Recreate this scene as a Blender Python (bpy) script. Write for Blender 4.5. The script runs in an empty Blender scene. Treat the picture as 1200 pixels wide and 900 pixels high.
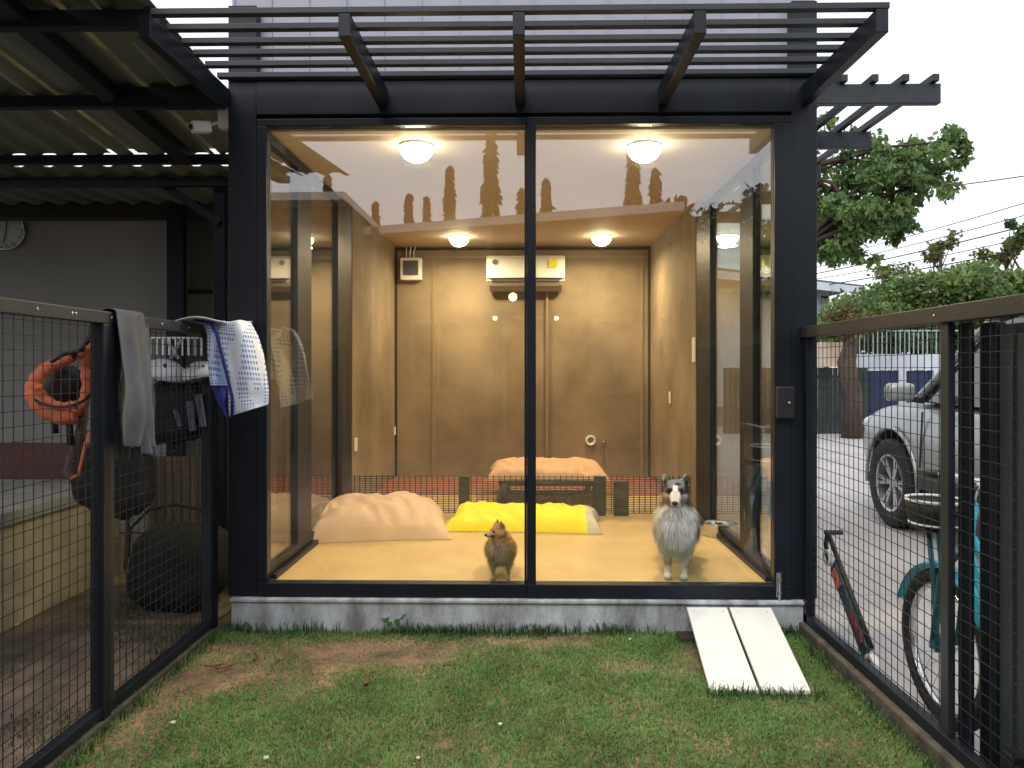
import bpy, bmesh, math, random
import numpy as np
from mathutils import Vector, Matrix, noise as mnoise
random.seed(7); RNG = np.random.default_rng(7)
R = math.radians
scene = bpy.context.scene
COL = scene.collection

# ------------------------------------------------------------ camera
EYE = Vector((0.0, -3.7, 1.285)); YAW = R(1.0); FPX = 867.0; HY = 432.0
cam_d = bpy.data.cameras.new('camera'); cam = bpy.data.objects.new('camera', cam_d); COL.objects.link(cam)
cam.location = EYE; cam.rotation_euler = (R(90), 0, YAW)
cam_d.sensor_width = 36; cam_d.lens = FPX * 36 / 1200; cam_d.shift_y = (HY - 450) / 1200
cam_d.clip_start = 0.05; cam_d.clip_end = 500
scene.camera = cam

# ------------------------------------------------------------ sky and sun (overcast)
world = bpy.data.worlds.new('World'); scene.world = world; world.use_nodes = True
wn = world.node_tree.nodes; wl = world.node_tree.links; wn.clear()
SUN_EL, SUN_AZ = R(52), R(200)
sky = wn.new('ShaderNodeTexSky'); sky.sky_type = 'NISHITA'; sky.sun_disc = False
sky.sun_elevation = SUN_EL; sky.sun_rotation = SUN_AZ; sky.dust_density = 4; sky.air_density = 1.0
mx = wn.new('ShaderNodeMixRGB'); mx.inputs[0].default_value = 0.84
wl.new(sky.outputs[0], mx.inputs[1]); mx.inputs[2].default_value = (9.3, 9.5, 10.0, 1)
bg = wn.new('ShaderNodeBackground'); bg.inputs[1].default_value = 0.15
wo = wn.new('ShaderNodeOutputWorld'); wl.new(mx.outputs[0], bg.inputs[0]); wl.new(bg.outputs[0], wo.inputs[0])
sd = bpy.data.lights.new('sun', 'SUN'); sd.energy = 1.2; sd.angle = R(25); sd.color = (1, .97, .92)
sun = bpy.data.objects.new('sun', sd); COL.objects.link(sun)
sv = Vector((math.sin(SUN_AZ) * math.cos(SUN_EL), math.cos(SUN_AZ) * math.cos(SUN_EL), math.sin(SUN_EL)))
sun.rotation_euler = (-sv).to_track_quat('-Z', 'Y').to_euler(); sun.location = (0, 0, 12)
vs = scene.view_settings; vs.view_transform = 'Standard'; vs.look = 'None'; vs.exposure = 0.08; vs.gamma = 1
vs.use_curve_mapping = False
scene.cycles.use_denoising = True; scene.cycles.max_bounces = 10; scene.cycles.transparent_max_bounces = 24
scene.cycles.diffuse_bounces = 5; scene.cycles.glossy_bounces = 5; scene.cycles.sample_clamp_indirect = 6

# ------------------------------------------------------------ picture point -> place, on a plane of known distance
def ray(px, py):
    dx = (px - 600) / FPX; dz = (HY - py) / FPX; c, s = math.cos(YAW), math.sin(YAW)
    return Vector((dx * c - s, dx * s + c, dz))
def PY(px, py, Y):
    r = ray(px, py); return EYE + r * ((Y - EYE.y) / r.y)
def PX(px, py, X):
    r = ray(px, py); return EYE + r * ((X - EYE.x) / r.x)
def PZ(px, py, Z):
    r = ray(px, py); return EYE + r * ((Z - EYE.z) / r.z)

# ------------------------------------------------------------ materials
def M(name, col, rough=.6, metal=0., var=.12, scale=6., bump=0., bscale=60., col2=None, spec=.5, stretch=None, trans=0., island=0.):
    m = bpy.data.materials.new(name); m.use_nodes = True; n = m.node_tree.nodes; l = m.node_tree.links
    b = n['Principled BSDF']; b.inputs['Roughness'].default_value = rough; b.inputs['Metallic'].default_value = metal
    b.inputs['Specular IOR Level'].default_value = spec
    tc = n.new('ShaderNodeTexCoord'); mp = n.new('ShaderNodeMapping'); l.new(tc.outputs['Object'], mp.inputs[0])
    if stretch: mp.inputs['Scale'].default_value = stretch
    nz = n.new('ShaderNodeTexNoise'); nz.inputs['Scale'].default_value = scale; nz.inputs['Detail'].default_value = 6
    nz.inputs['Roughness'].default_value = .6; l.new(mp.outputs[0], nz.inputs['Vector'])
    rp = n.new('ShaderNodeValToRGB'); rp.color_ramp.elements[0].position = .32; rp.color_ramp.elements[1].position = .68
    c = Vector(col); rp.color_ramp.elements[0].color = (*(c * (1 - var)), 1)
    rp.color_ramp.elements[1].color = (*(Vector(col2) if col2 else c * (1 + var)), 1)
    l.new(nz.outputs[0], rp.inputs[0]); out = rp.outputs[0]
    if island:
        g = n.new('ShaderNodeNewGeometry'); hs = n.new('ShaderNodeHueSaturation')
        ma = n.new('ShaderNodeMapRange'); ma.inputs[3].default_value = 1 - island; ma.inputs[4].default_value = 1 + island
        l.new(g.outputs['Random Per Island'], ma.inputs[0]); l.new(ma.outputs[0], hs.inputs['Value']); l.new(out, hs.inputs['Color'])
        mh = n.new('ShaderNodeMath'); mh.operation = 'MULTIPLY'; mh.inputs[1].default_value = 7.31; l.new(g.outputs['Random Per Island'], mh.inputs[0])
        mf = n.new('ShaderNodeMath'); mf.operation = 'FRACT'; l.new(mh.outputs[0], mf.inputs[0])
        mr = n.new('ShaderNodeMapRange'); mr.inputs[3].default_value = .47; mr.inputs[4].default_value = .53
        l.new(mf.outputs[0], mr.inputs[0]); l.new(mr.outputs[0], hs.inputs['Hue']); out = hs.outputs[0]
    l.new(out, b.inputs['Base Color'])
    rr = n.new('ShaderNodeMapRange'); rr.inputs[3].default_value = max(0, rough - .08); rr.inputs[4].default_value = min(1, rough + .1)
    l.new(nz.outputs[0], rr.inputs[0]); l.new(rr.outputs[0], b.inputs['Roughness'])
    if bump:
        n2 = n.new('ShaderNodeTexNoise'); n2.inputs['Scale'].default_value = bscale; n2.inputs['Detail'].default_value = 5
        l.new(mp.outputs[0], n2.inputs['Vector']); bp = n.new('ShaderNodeBump'); bp.inputs['Strength'].default_value = bump
        bp.inputs['Distance'].default_value = .01; l.new(n2.outputs[0], bp.inputs['Height']); l.new(bp.outputs[0], b.inputs['Normal'])
    if trans:
        tr = n.new('ShaderNodeBsdfTranslucent'); l.new(out, tr.inputs[0]); ms = n.new('ShaderNodeMixShader'); ms.inputs[0].default_value = trans
        l.new(b.outputs[0], ms.inputs[1]); l.new(tr.outputs[0], ms.inputs[2]); l.new(ms.outputs[0], n['Material Output'].inputs[0])
    return m
def glassmat(name, ior=1.9, tint=(.95, .96, .95)):
    m = bpy.data.materials.new(name); m.use_nodes = True; n = m.node_tree.nodes; l = m.node_tree.links; n.clear()
    o = n.new('ShaderNodeOutputMaterial'); t = n.new('ShaderNodeBsdfTransparent'); t.inputs[0].default_value = (*tint, 1)
    g = n.new('ShaderNodeBsdfGlossy'); g.inputs['Roughness'].default_value = 0.0; g.inputs[0].default_value = (1, 1, 1, 1)
    # reflectance from the angle to the surface, the same on its front and back face
    lw = n.new('ShaderNodeLayerWeight'); lw.inputs['Blend'].default_value = .5
    pw = n.new('ShaderNodeMath'); pw.operation = 'POWER'; pw.inputs[1].default_value = 4.0; l.new(lw.outputs['Facing'], pw.inputs[0])
    f0 = ((ior - 1) / (ior + 1)) ** 2
    mr = n.new('ShaderNodeMapRange'); mr.inputs[3].default_value = f0; mr.inputs[4].default_value = .85; l.new(pw.outputs[0], mr.inputs[0])
    mxs = n.new('ShaderNodeMixShader'); l.new(mr.outputs[0], mxs.inputs[0]); l.new(t.outputs[0], mxs.inputs[1]); l.new(g.outputs[0], mxs.inputs[2])
    l.new(mxs.outputs[0], o.inputs[0]); return m
def emit(name, col, s):
    m = bpy.data.materials.new(name); m.use_nodes = True; b = m.node_tree.nodes['Principled BSDF']
    b.inputs['Base Color'].default_value = (*col, 1); b.inputs['Emission Color'].default_value = (*col, 1); b.inputs['Emission Strength'].default_value = s
    return m

# ------------------------------------------------------------ mesh builder
LOC = {}
def wloc(o):
    while o is not None:
        if o.name in LOC: return LOC[o.name]
        o = o.parent
    return Vector((0, 0, 0))
class MB:
    def __init__(s): s.v = []; s.f = []; s.mi = []; s.cur = 0
    def add(s, vs, fs):
        b = len(s.v); s.v += [Vector(p) for p in vs]; s.f += [tuple(i + b for i in f) for f in fs]; s.mi += [s.cur] * len(fs); return s
    def box(s, a, b):
        x0, x1 = sorted((a[0], b[0])); y0, y1 = sorted((a[1], b[1])); z0, z1 = sorted((a[2], b[2]))
        return s.add([(x0, y0, z0), (x1, y0, z0), (x1, y1, z0), (x0, y1, z0), (x0, y0, z1), (x1, y0, z1), (x1, y1, z1), (x0, y1, z1)],
                     [(0, 3, 2, 1), (4, 5, 6, 7), (0, 1, 5, 4), (1, 2, 6, 5), (2, 3, 7, 6), (3, 0, 4, 7)])
    def bar(s, p, q, w, h, up=(0, 0, 1)):
        p, q = Vector(p), Vector(q); d = (q - p).normalized(); u = Vector(up)
        if abs(d.dot(u)) > .98: u = Vector((0, 1, 0))
        a = d.cross(u).normalized() * w / 2; b = a.cross(d).normalized() * h / 2
        return s.add([p - a - b, p + a - b, p + a + b, p - a + b, q - a - b, q + a - b, q + a + b, q - a + b],
                     [(0, 3, 2, 1), (4, 5, 6, 7), (0, 1, 5, 4), (1, 2, 6, 5), (2, 3, 7, 6), (3, 0, 4, 7)])
    def tube(s, pts, r, n=8, cap=True):
        pts = [Vector(p) for p in pts]; rs = r if isinstance(r, (list, tuple)) else [r] * len(pts); b = len(s.v); k = len(pts)
        t0 = (pts[1] - pts[0]).normalized(); a = t0.orthogonal().normalized()
        for i, p in enumerate(pts):
            t = (pts[min(i + 1, k - 1)] - pts[max(i - 1, 0)]).normalized()
            a = (a - t * a.dot(t)).normalized(); c = t.cross(a)
            s.v += [p + (a * math.cos(2 * math.pi * j / n) + c * math.sin(2 * math.pi * j / n)) * rs[i] for j in range(n)]
        fs = [(b + i * n + j, b + i * n + (j + 1) % n, b + (i + 1) * n + (j + 1) % n, b + (i + 1) * n + j) for i in range(k - 1) for j in range(n)]
        if cap: fs += [tuple(b + j for j in reversed(range(n))), tuple(b + (k - 1) * n + j for j in range(n))]
        s.f += fs; s.mi += [s.cur] * len(fs); return s
    def lathe(s, prof, n=24, M4=None):
        b = len(s.v); M4 = M4 or Matrix(); k = len(prof)
        s.v += [M4 @ Vector((r * math.cos(2 * math.pi * j / n), r * math.sin(2 * math.pi * j / n), z)) for r, z in prof for j in range(n)]
        fs = [(b + i * n + j, b + i * n + (j + 1) % n, b + (i + 1) * n + (j + 1) % n, b + (i + 1) * n + j) for i in range(k - 1) for j in range(n)]
        closed = abs(prof[0][0] - prof[-1][0]) + abs(prof[0][1] - prof[-1][1]) < 1e-6
        if prof[0][0] > 1e-6 and not closed: fs.append(tuple(b + j for j in reversed(range(n))))
        if prof[-1][0] > 1e-6 and not closed: fs.append(tuple(b + (k - 1) * n + j for j in range(n)))
        s.f += fs; s.mi += [s.cur] * len(fs); return s
    def ball(s, c, r, n=12, m=8, rot=None):
        c = Vector(c); r = Vector(r) if not isinstance(r, (int, float)) else Vector((r, r, r))
        T = Matrix.Translation(c) @ (rot.to_4x4() if rot else Matrix()) @ Matrix.Diagonal((*r, 1))
        return s.lathe([(math.sin(math.pi * i / m) if 0 < i < m else 1e-7, -math.cos(math.pi * i / m)) for i in range(m + 1)], n, T)
    def grid(s, P):
        b = len(s.v); nu, nv = len(P), len(P[0]); s.v += [Vector(p) for row in P for p in row]
        fs = [(b + i * nv + j, b + (i + 1) * nv + j, b + (i + 1) * nv + j + 1, b + i * nv + j + 1) for i in range(nu - 1) for j in range(nv - 1)]
        s.f += fs; s.mi += [s.cur] * len(fs); return s
    def prism(s, poly, d):   # polygon of 3-D points pushed along d
        n = len(poly); d = Vector(d); P = [Vector(p) for p in poly]
        return s.add(P + [p + d for p in P], [tuple(reversed(range(n))), tuple(range(n, 2 * n))] + [(i, (i + 1) % n, n + (i + 1) % n, n + i) for i in range(n)])
    def build(s, name, mats, parent=None, local=False, bevel=0, smooth=False, loc=None, solid=0, sub=0, auto=None):
        me = bpy.data.meshes.new(name)
        if local: off = Vector((0, 0, 0))
        elif parent is not None: off = wloc(parent)
        else:
            if loc is None:
                xs = [p.x for p in s.v]; ys = [p.y for p in s.v]; zs = [p.z for p in s.v]
                loc = Vector(((min(xs) + max(xs)) / 2, (min(ys) + max(ys)) / 2, min(zs)))
            off = Vector(loc)
        me.from_pydata([p - off for p in s.v], [], s.f); 
        mats = mats if isinstance(mats, (list, tuple)) else [mats]
        for m in mats: me.materials.append(m)
        me.polygons.foreach_set('material_index', s.mi)
        bm = bmesh.new(); bm.from_mesh(me); bmesh.ops.recalc_face_normals(bm, faces=bm.faces); bm.to_mesh(me); bm.free()
        if smooth: me.polygons.foreach_set('use_smooth', [True] * len(me.polygons))
        o = bpy.data.objects.new(name, me); COL.objects.link(o)
        if parent is not None: o.parent = parent
        elif not local: o.location = off; LOC[o.name] = off.copy()
        if solid: md = o.modifiers.new('solid', 'SOLIDIFY'); md.thickness = solid; md.offset = 0
        if sub: md = o.modifiers.new('sub', 'SUBSURF'); md.levels = sub; md.render_levels = sub
        if bevel:
            md = o.modifiers.new('bevel', 'BEVEL'); md.width = bevel; md.segments = 2; md.limit_method = 'ANGLE'; md.angle_limit = R(40)
        return o
def thing(name, label, cat, loc=(0, 0, 0), rz=0, group=None):
    o = bpy.data.objects.new(name, None); COL.objects.link(o); o.location = loc; o.rotation_euler = (0, 0, rz); o.empty_display_size = .1
    LOC[o.name] = Vector(loc); return tag(o, label, cat, group)
def tag(o, label, cat, group=None, kind=None):
    o['label'] = label; o['category'] = cat
    if group: o['group'] = group
    if kind: o['kind'] = kind
    return o
def struct(o): o['kind'] = 'structure'; return o
def bx(a, b): return MB().box(a, b)

# ------------------------------------------------------------ shared materials
m_steel = M('dark_painted_steel', (.0075, .011, .018), .42, var=.45, scale=2.2, bump=.10, bscale=90, spec=.35, stretch=(1, 1, .35))
m_steel2 = M('dark_grey_painted_steel', (.019, .025, .033), .45, var=.4, scale=3, bump=.08, bscale=150)
m_black = M('black_plastic', (.012, .012, .013), .5, var=.2)
m_rubber = M('black_rubber', (.018, .018, .019), .8, var=.3, bump=.2)
m_wire = M('fence_wire', (.028, .03, .034), .5, metal=.3, var=.3)
m_conc = M('weathered_concrete', (.33, .33, .33), .85, var=.4, scale=6, col2=(.60, .63, .68), stretch=(1.6, 1, .6), bump=.5, bscale=70)
m_pave = M('pavement_concrete', (.43, .405, .40), .85, var=.12, scale=1.7, bump=.3, bscale=90)
m_kerb = M('mossy_kerb_concrete', (.085, .075, .06), .9, var=.5, scale=14, bump=.6, bscale=60)
m_white = M('white_plastic', (.78, .78, .76), .4, var=.03)
m_chrome = M('brushed_metal', (.6, .6, .6), .25, metal=1, var=.05)
m_glass = glassmat('coated_glass', 2.05)
m_sideglass = glassmat('side_glass', 2.3, (.80, .85, .80))
# ============================================================ ground
GZ0 = -0.03
m_soil = M('soil', (.13, .10, .055), .95, var=.4, scale=5, bump=.8, bscale=45, col2=(.42, .25, .155))
m_field = M('ground_earth', (.10, .09, .06), .95, var=.35, scale=1.2, bump=.5, bscale=20, col2=(.16, .13, .085))
struct(bx((-70, -60, GZ0 - .30), (70, 90, GZ0 - .004)).build('ground', m_field))
def lawnz(x, y):
    return GZ0 + .012 * mnoise.noise(Vector((x * 1.6, y * 1.6, 3))) + .006 * mnoise.noise(Vector((x * 6, y * 6, 1))) + .012
P = [[(x, y, lawnz(x, y)) for y in np.linspace(-6.5, -.02, 90)] for x in np.linspace(-1.56, 1.36, 60)]
struct(MB().grid(P).build('lawn_soil', m_soil, smooth=True))
m_yard = M('yard_earth', (.10, .08, .06), .95, var=.4, scale=3.2, bump=.8, bscale=40, col2=(.22, .16, .12))
P = [[(x, y, GZ0 + .004 + .02 * max(0, mnoise.noise(Vector((x * 1.9, y * 1.9, 8))))) for y in np.linspace(-5, .72, 60)] for x in np.linspace(-7, -1.6, 60)]
struct(MB().grid(P).build('yard_soil', m_yard, smooth=True))
mb = MB()
for (y0, y1) in ((-4.0, -3.2), (-3.19, -.9), (-.89, .62), (.63, 2.85), (2.86, 5.6), (5.61, 9), (9.01, 12.9)):
    for (x0, x1) in ((1.47, 4.4), (4.41, 8), (8.01, 16)):
        mb.box((x0, y0, GZ0 - .15), (x1, y1, GZ0 + .004))
struct(mb.build('driveway', m_pave, bevel=.003))
m_tile = M('lamplit_tan_floor', (.36, .26, .14), .7, var=.15, scale=3)  # tan tone holds the warm lamp light that falls here from the room
struct(bx((-4.5, .72, GZ0 - .1), (-1.42, 2.05, GZ0 + .02)).build('carport_floor', m_tile))

# ============================================================ the glass fronted dog room
XL, XR, YB, ZF, ZC = -1.285, 1.232, 3.6, .215, 2.49
zt = 2.497
root = thing('glass_room', 'dark steel and glass dog room on a grey concrete plinth, warm light inside', 'building', (0, 0, GZ0))
m_wall = M('cement_board_wall', (.215, .168, .108), .75, var=.28, scale=1.5, bump=.12, bscale=30, col2=(.305, .24, .16))
m_floor = M('beige_sheet_floor', (.52, .375, .19), .42, var=.12, scale=3.2, bump=.05, bscale=30)
m_ceil = M('ceiling_board', (.56, .47, .38), .7, var=.05)
m_fascia = M('lilac_grey_metal_sheet', (.36, .37, .44), .5, var=.08, scale=2, stretch=(1, 1, .3))
xa = PY(270, 700, 0).x; xb = PY(955, 700, 0).x
col1 = PY(303, 500, 0).x; col2x = PY(925, 500, 0).x
# plinth, rough lower edge
mb = MB(); mb.box((xa + .02, -.045, GZ0 - .2), (xb - .03, YB + .1, .145)); 
mb.build('plinth', m_conc, root, bevel=.006)
bx((xa + .02, -.058, .128), (xb - .03, -.0455, .143)).build('plinth_lip', m_conc, root, bevel=.003)
bx((XL - .03, .032, .146), (XR + .03, YB, ZF)).build('floor', m_floor, root)
bx((xa, -.03, .15), (col1, .12, 3.1)).build('column', m_steel, root, bevel=.004)
bx((col2x, -.03, .15), (xb, .12, 3.1)).build('column', m_steel, root, bevel=.004)
hz0, hz1 = 2.53, PY(450, 97, 0).z
mb = MB(); mb.box((col1, -.035, hz0 + .02), (col2x, .10, hz1)); mb.box((xa, -.06, hz1 + .002), (xb, -.0, hz1 + .03))
mb.build('header_beam', m_steel, root, bevel=.004)
# upper wall of metal sheet
mb = MB(); x = xa + .0
mb.box((xa, .03, hz1 + .032), (xb + .01, .06, 3.75))
k = 0
while x < xb:
    mb.box((x, .022, hz1 + .033), (x + .012, .0295, 3.749)); x += .19
mb.build('fascia_wall', m_fascia, root)
# walls behind the side windows
YA = PX(413, 450, XL).y; YR = PX(815, 450, XR).y
wl_ = bx((XL - .08, YA, .15), (XL, YB, ZC + .05)).build('wall', m_wall, root)
wr_ = bx((XR, YR, .15), (XR + .08, YB, ZC + .05)).build('wall', m_wall, root)
wb_ = bx((XL - .08, YB, .15), (XR + .08, YB + .08, ZC + .05)).build('wall', m_wall, root)
# cover strips and corner joints
m_strip = M('joint_strip', (.26, .20, .125), .6, var=.1); m_dark = M('dark_joint', (.03, .024, .018), .8)
mb = MB()
for px in (508, 641, 752): 
    p = PY(px, 400, YB); mb.box((p.x - .012, YB - .012, ZF), (p.x + .012, YB - .001, PY(508, 303, YB).z))
p0 = PY(508, 303, YB); mb.box((XL + .3, YB - .011, p0.z), (XR - .03, YB - .001, p0.z + .02)); mb.build('cover_strip', m_strip, wb_)
mb = MB(); mb.box((XL + .001, YB - .02, ZF), (XL + .022, YB - .001, ZC - .01)); mb.box((XR - .022, YB - .02, ZF), (XR - .001, YB - .001, ZC - .01))
mb.box((XL + .001, YB - .019, ZC - .035), (XR - .001, YB - .0015, ZC - .012)); mb.build('corner_joint', m_dark, root)
bx((XL - .08, .04, ZC), (XR + .08, YB + .08, ZC + .06)).build('ceiling', m_ceil, root)
bx((XL - .15, .07, 3.0), (XR + .15, YB + .15, 3.1)).build('roof', m_steel2, root)
# outer skin above the side windows
for xx in (XL - .1, XR + .02):
    bx((xx, .13, ZC + .062), (xx + .08, YB + .1, 2.998)).build('side_fascia', m_steel2, root)

# ---- front windows: outer frame, mullion, two panes
fl = PY(315, 400, 0).x; fr = PY(905, 400, 0).x; ml = PY(614.5, 400, 0).x; mr_ = PY(628, 400, 0).x
def window(name, x0, x1, px0, px1, z0, z1, y, lab=None, b=.07):
    mb = MB(); mb.box((x0, y - .03, z0 - b), (x1, y + .03, z0)); mb.box((x0, y - .03, z1), (x1, y + .03, z1 + .035))
    mb.box((x0, y - .031, z0 + .0005), (px0, y + .031, z1 - .0005)); mb.box((px1, y - .031, z0 + .0005), (x1, y + .031, z1 - .0005))
    w = mb.build(name, m_steel, root, bevel=.003)
    if lab: w['label'] = lab
    bx((px0 + .0004, y - .004, z0 + .0004), (px1 - .0004, y + .004, z1 - .0004)).build('pane', m_glass, w)
    return w
w1 = window('window', col1 + .001, ml + .012, fl, ml, ZF, zt, .0, 'fixed left glass front in dark frame')
w2 = window('window', ml + .0125, col2x - .001, mr_, fr, ZF, zt, -.004, 'right sliding glass panel with black lock')
bx((fr + .002, -.075, PY(905, 490, -.05).z), (fr + .085, -.036, PY(905, 453, -.05).z)).build('lock', m_black, w2, bevel=.006)
MB().lathe([(0.0001, 0), (.006, .001), (.006, .006), (.0001, .008)], 12, Matrix.Translation((fr + .055, -.075, PY(915, 472, -.07).z)) @ Matrix.Rotation(R(90), 4, 'X')).build('lock', m_chrome, w2)
mb = MB(); p = PY(912, 685, -.03); mb.box((p.x - .012, -.04, p.z - .06), (p.x + .012, -.0355, p.z + .06)); mb.tube([(p.x, -.047, p.z - .075), (p.x, -.047, p.z + .05)], .006)
mb.box((p.x - .01, -.052, p.z + .02), (p.x + .01, -.041, p.z + .035)); mb.box((p.x - .01, -.052, p.z - .045), (p.x + .01, -.041, p.z - .03)); mb.build('door_bolt', m_chrome, w2, bevel=.001)

# ---- side windows
def sidewin(X, ys, zlo, zhi, sgn, lab):
    """ys: list of (y0,y1) of the uprights; glass between"""
    mb = MB(); t = .05
    for (a, b) in ys: mb.box((X - .025, a, zlo), (X + .025, b, zhi))
    mb.box((X - .024, .034, zlo - .07 + .0), (X + .024, ys[-1][1], zlo - .0005)); mb.box((X - .024, .034, zhi + .0005), (X + .024, ys[-1][1], zhi + .05))
    mb.box((X - .03 * sgn, .034, zlo - .069), (X - .055 * sgn, ys[-1][1], zlo - .045))
    w = mb.build('side_window', m_steel, root, bevel=.003); w['label'] = lab
    y = .034
    for (a, b) in ys:
        if a - y > .05: bx((X - .004, y + .0005, zlo + .0005), (X + .004, a - .0005, zhi - .0005)).build('pane', m_sideglass, w)
        y = b
    return w
yl = [(.034, .036), (PX(350, 450, XL).y, PX(366, 450, XL).y), (PX(397, 450, XL).y, YA)]
yr = [(.034, .036), (PX(881, 450, XR).y, PX(866, 450, XR).y), (PX(831, 450, XR).y, YR)]
sidewin(XL - .03, yl, ZF + .07, ZC - .06, -1, 'left side window in dark frame beside the carport')
sidewin(XR + .03, yr, ZF + .07, ZC - .11, 1, 'right side window in dark frame beside the driveway')

# ============================================================ front pergola
pg = thing('pergola', 'black slatted pergola sticking out above the glass front', 'pergola', (0, 0, 2.58))
zt_s = 2.585; yo = PZ(606, 41, zt_s).y
for px_out, px_in in ((188, 268), (405, 447), (606, 611), (822, 776), (1030, 948)):
    a = PY(px_out, 35, yo); b = PY(px_in, 125, -.04)
    x = (a.x + b.x) / 2; 
    if px_out in (188,): x = b.x - .02
    bx((x - .024, yo, zt_s), (x + .024, -.037, 2.676)).build('rafter', m_steel, pg, bevel=.003)
xl = PY(176, 10, yo).x; xr = PY(1043, 10, yo).x
for i, yy in enumerate((13, 31, 47.5, 61, 74.5, 88)):
    p = PZ(600, yy, 2.678)
    bx((xl, p.y, 2.678), (xr, p.y + .036, 2.702)).build('slat', m_steel2, pg, bevel=.002)
# ---- side pergola over the drive
sp = thing('pergola', 'short black slatted pergola jutting out over the driveway side', 'pergola', (1.8, 1.5, 2.6))
x1 = PY(1100, 110, .02).x
for yy in (.02, .76, 1.5, 2.24, 3.0):
    bx((xb + .003, yy - .022, 2.60), (x1, yy + .022, 2.698)).build('beam', m_steel2, sp, bevel=.003)
for px in (958, 989, 1025, 1061, 1096):
    p = PY(px, 95, -.02); bx((p.x - .016, -.03, 2.70), (p.x + .016, 3.3, 2.735)).build('slat', m_steel2, sp, bevel=.002)

# ============================================================ carport on the left
cp = thing('carport', 'dark open carport with corrugated metal roof left of the glass room', 'carport', (-3.5, 0, GZ0))
m_sheet = M('galvanised_roof_sheet', (.15, .19, .17), .6, metal=.1, var=.35, scale=2, stretch=(1, .25, 1), col2=(.22, .25, .22))
m_fibre = M('yellowed_fibreglass', (.27, .225, .14), .6, var=.35, trans=.6)
def hroof(y): return 3.06 - .1 * (y + 3.7)
def wave(x): 
    u = (x / .19) % 1.0
    return .028 * (max(0, min(1, min(u, 1 - u) * 5 - .6)) - .5) * 1.0
XE = xa - .012
def sheet(x0, x1, y0, y1, hf, mat, name):
    xs = np.linspace(x0, x1, max(3, int((x1 - x0) / .019))); P = [[(x, y, hf(y) + wave(x)) for y in (y0, (y0 + y1) / 2, y1)] for x in xs]
    return MB().grid(P).build(name, mat, cp, solid=.002)
strips = [PY(px, 111, 0).x for px in (25, 58, 123, 178, 212)]
edges = [-6.5] + [v for s_ in strips for v in (s_ - .013, s_ + .013)] + [XE]
for i in range(0, len(edges), 2): sheet(edges[i], edges[i + 1], -2.6, .835, hroof, m_sheet, 'roof_sheet')
for s_ in strips:
    MB().bar((s_, -2.6, hroof(-2.6) + .016), (s_, .78, hroof(.78) + .016), .11, .003).build('light_strip', m_fibre, cp)
def h2(y): return 2.585 - .01 * (y - 1.1)
sheet(-6.5, XE, .97, 2.6, h2, m_sheet, 'roof_sheet')
for yy, z0, z1, xe in ((-.72, 2.665, 2.735, XE + 0), (.0, 2.60, 2.66, XE), (.82, 2.545, 2.60, XE), (1.2, 2.50, 2.56, XE)):
    bx((-6.5, yy - .025, z0), (xe, yy + .025, z1)).build('roof_beam', m_steel, cp, bevel=.003)
a = PY(133, 103, -.06); bx((a.x, -.075, PY(133, 127, -.06).z), (XE, -.028, a.z)).build('roof_beam', m_steel, cp, bevel=.003)
for px in (95,):
    s_ = PY(133, 104, 0).x; mb = MB(); mb.bar((s_ + .02, -2.6, hroof(-2.6) - .05), (s_ + .02, .8, hroof(.8) - .05), .1, .06); mb.build('rafter', m_steel, cp, bevel=.003)
s_ = PY(300, 104, 0).x
bx((-6.5, 2.0, PY(100, 255, 2.0).z), (XE, 2.12, PY(100, 234, 2.0).z)).build('lintel', m_black, cp)
for (pa, pb, yy) in ((195, 215, 1.98), (250, 263, 1.25)):
    A = PY(pa, 300, yy); B = PY(pb, 300, yy); bx((A.x, yy, GZ0), (B.x, yy + .06, 2.54)).build('post', m_steel, cp, bevel=.003)
mb = MB(); A = PY(190, 215, 1.25); B = PY(258, 262, 1.25); mb.bar(A, B, .05, .05); mb.build('brace', m_steel, cp, bevel=.003)
# house wall behind the carport
hs = thing('house', 'dim grey rendered house wall at the back of the carport', 'house', (-4, 2.3, GZ0))
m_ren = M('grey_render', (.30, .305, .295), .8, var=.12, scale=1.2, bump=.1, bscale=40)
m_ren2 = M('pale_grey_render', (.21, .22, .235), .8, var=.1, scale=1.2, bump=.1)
xj = PY(197, 300, 2.2).x
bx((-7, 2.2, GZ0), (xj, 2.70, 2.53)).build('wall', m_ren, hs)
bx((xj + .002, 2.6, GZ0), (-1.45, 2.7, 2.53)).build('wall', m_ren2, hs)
mb = MB(); d0 = PY(222, 345, 2.58); mb.box((d0.x, 2.56, GZ0), (d0.x + .8, 2.598, d0.z)); d = mb.build('door', m_ren2, hs)
mb = MB(); mb.box((d0.x - .05, 2.55, d0.z + .002), (d0.x + .85, 2.598, d0.z + .04)); mb.box((d0.x - .05, 2.55, GZ0), (d0.x - .002, 2.598, d0.z)); mb.build('door_frame', m_steel2, d)
bx((-7, 2.21, 2.535), (-1.45, 8, 2.60)).build('roof', m_steel, hs)
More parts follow.
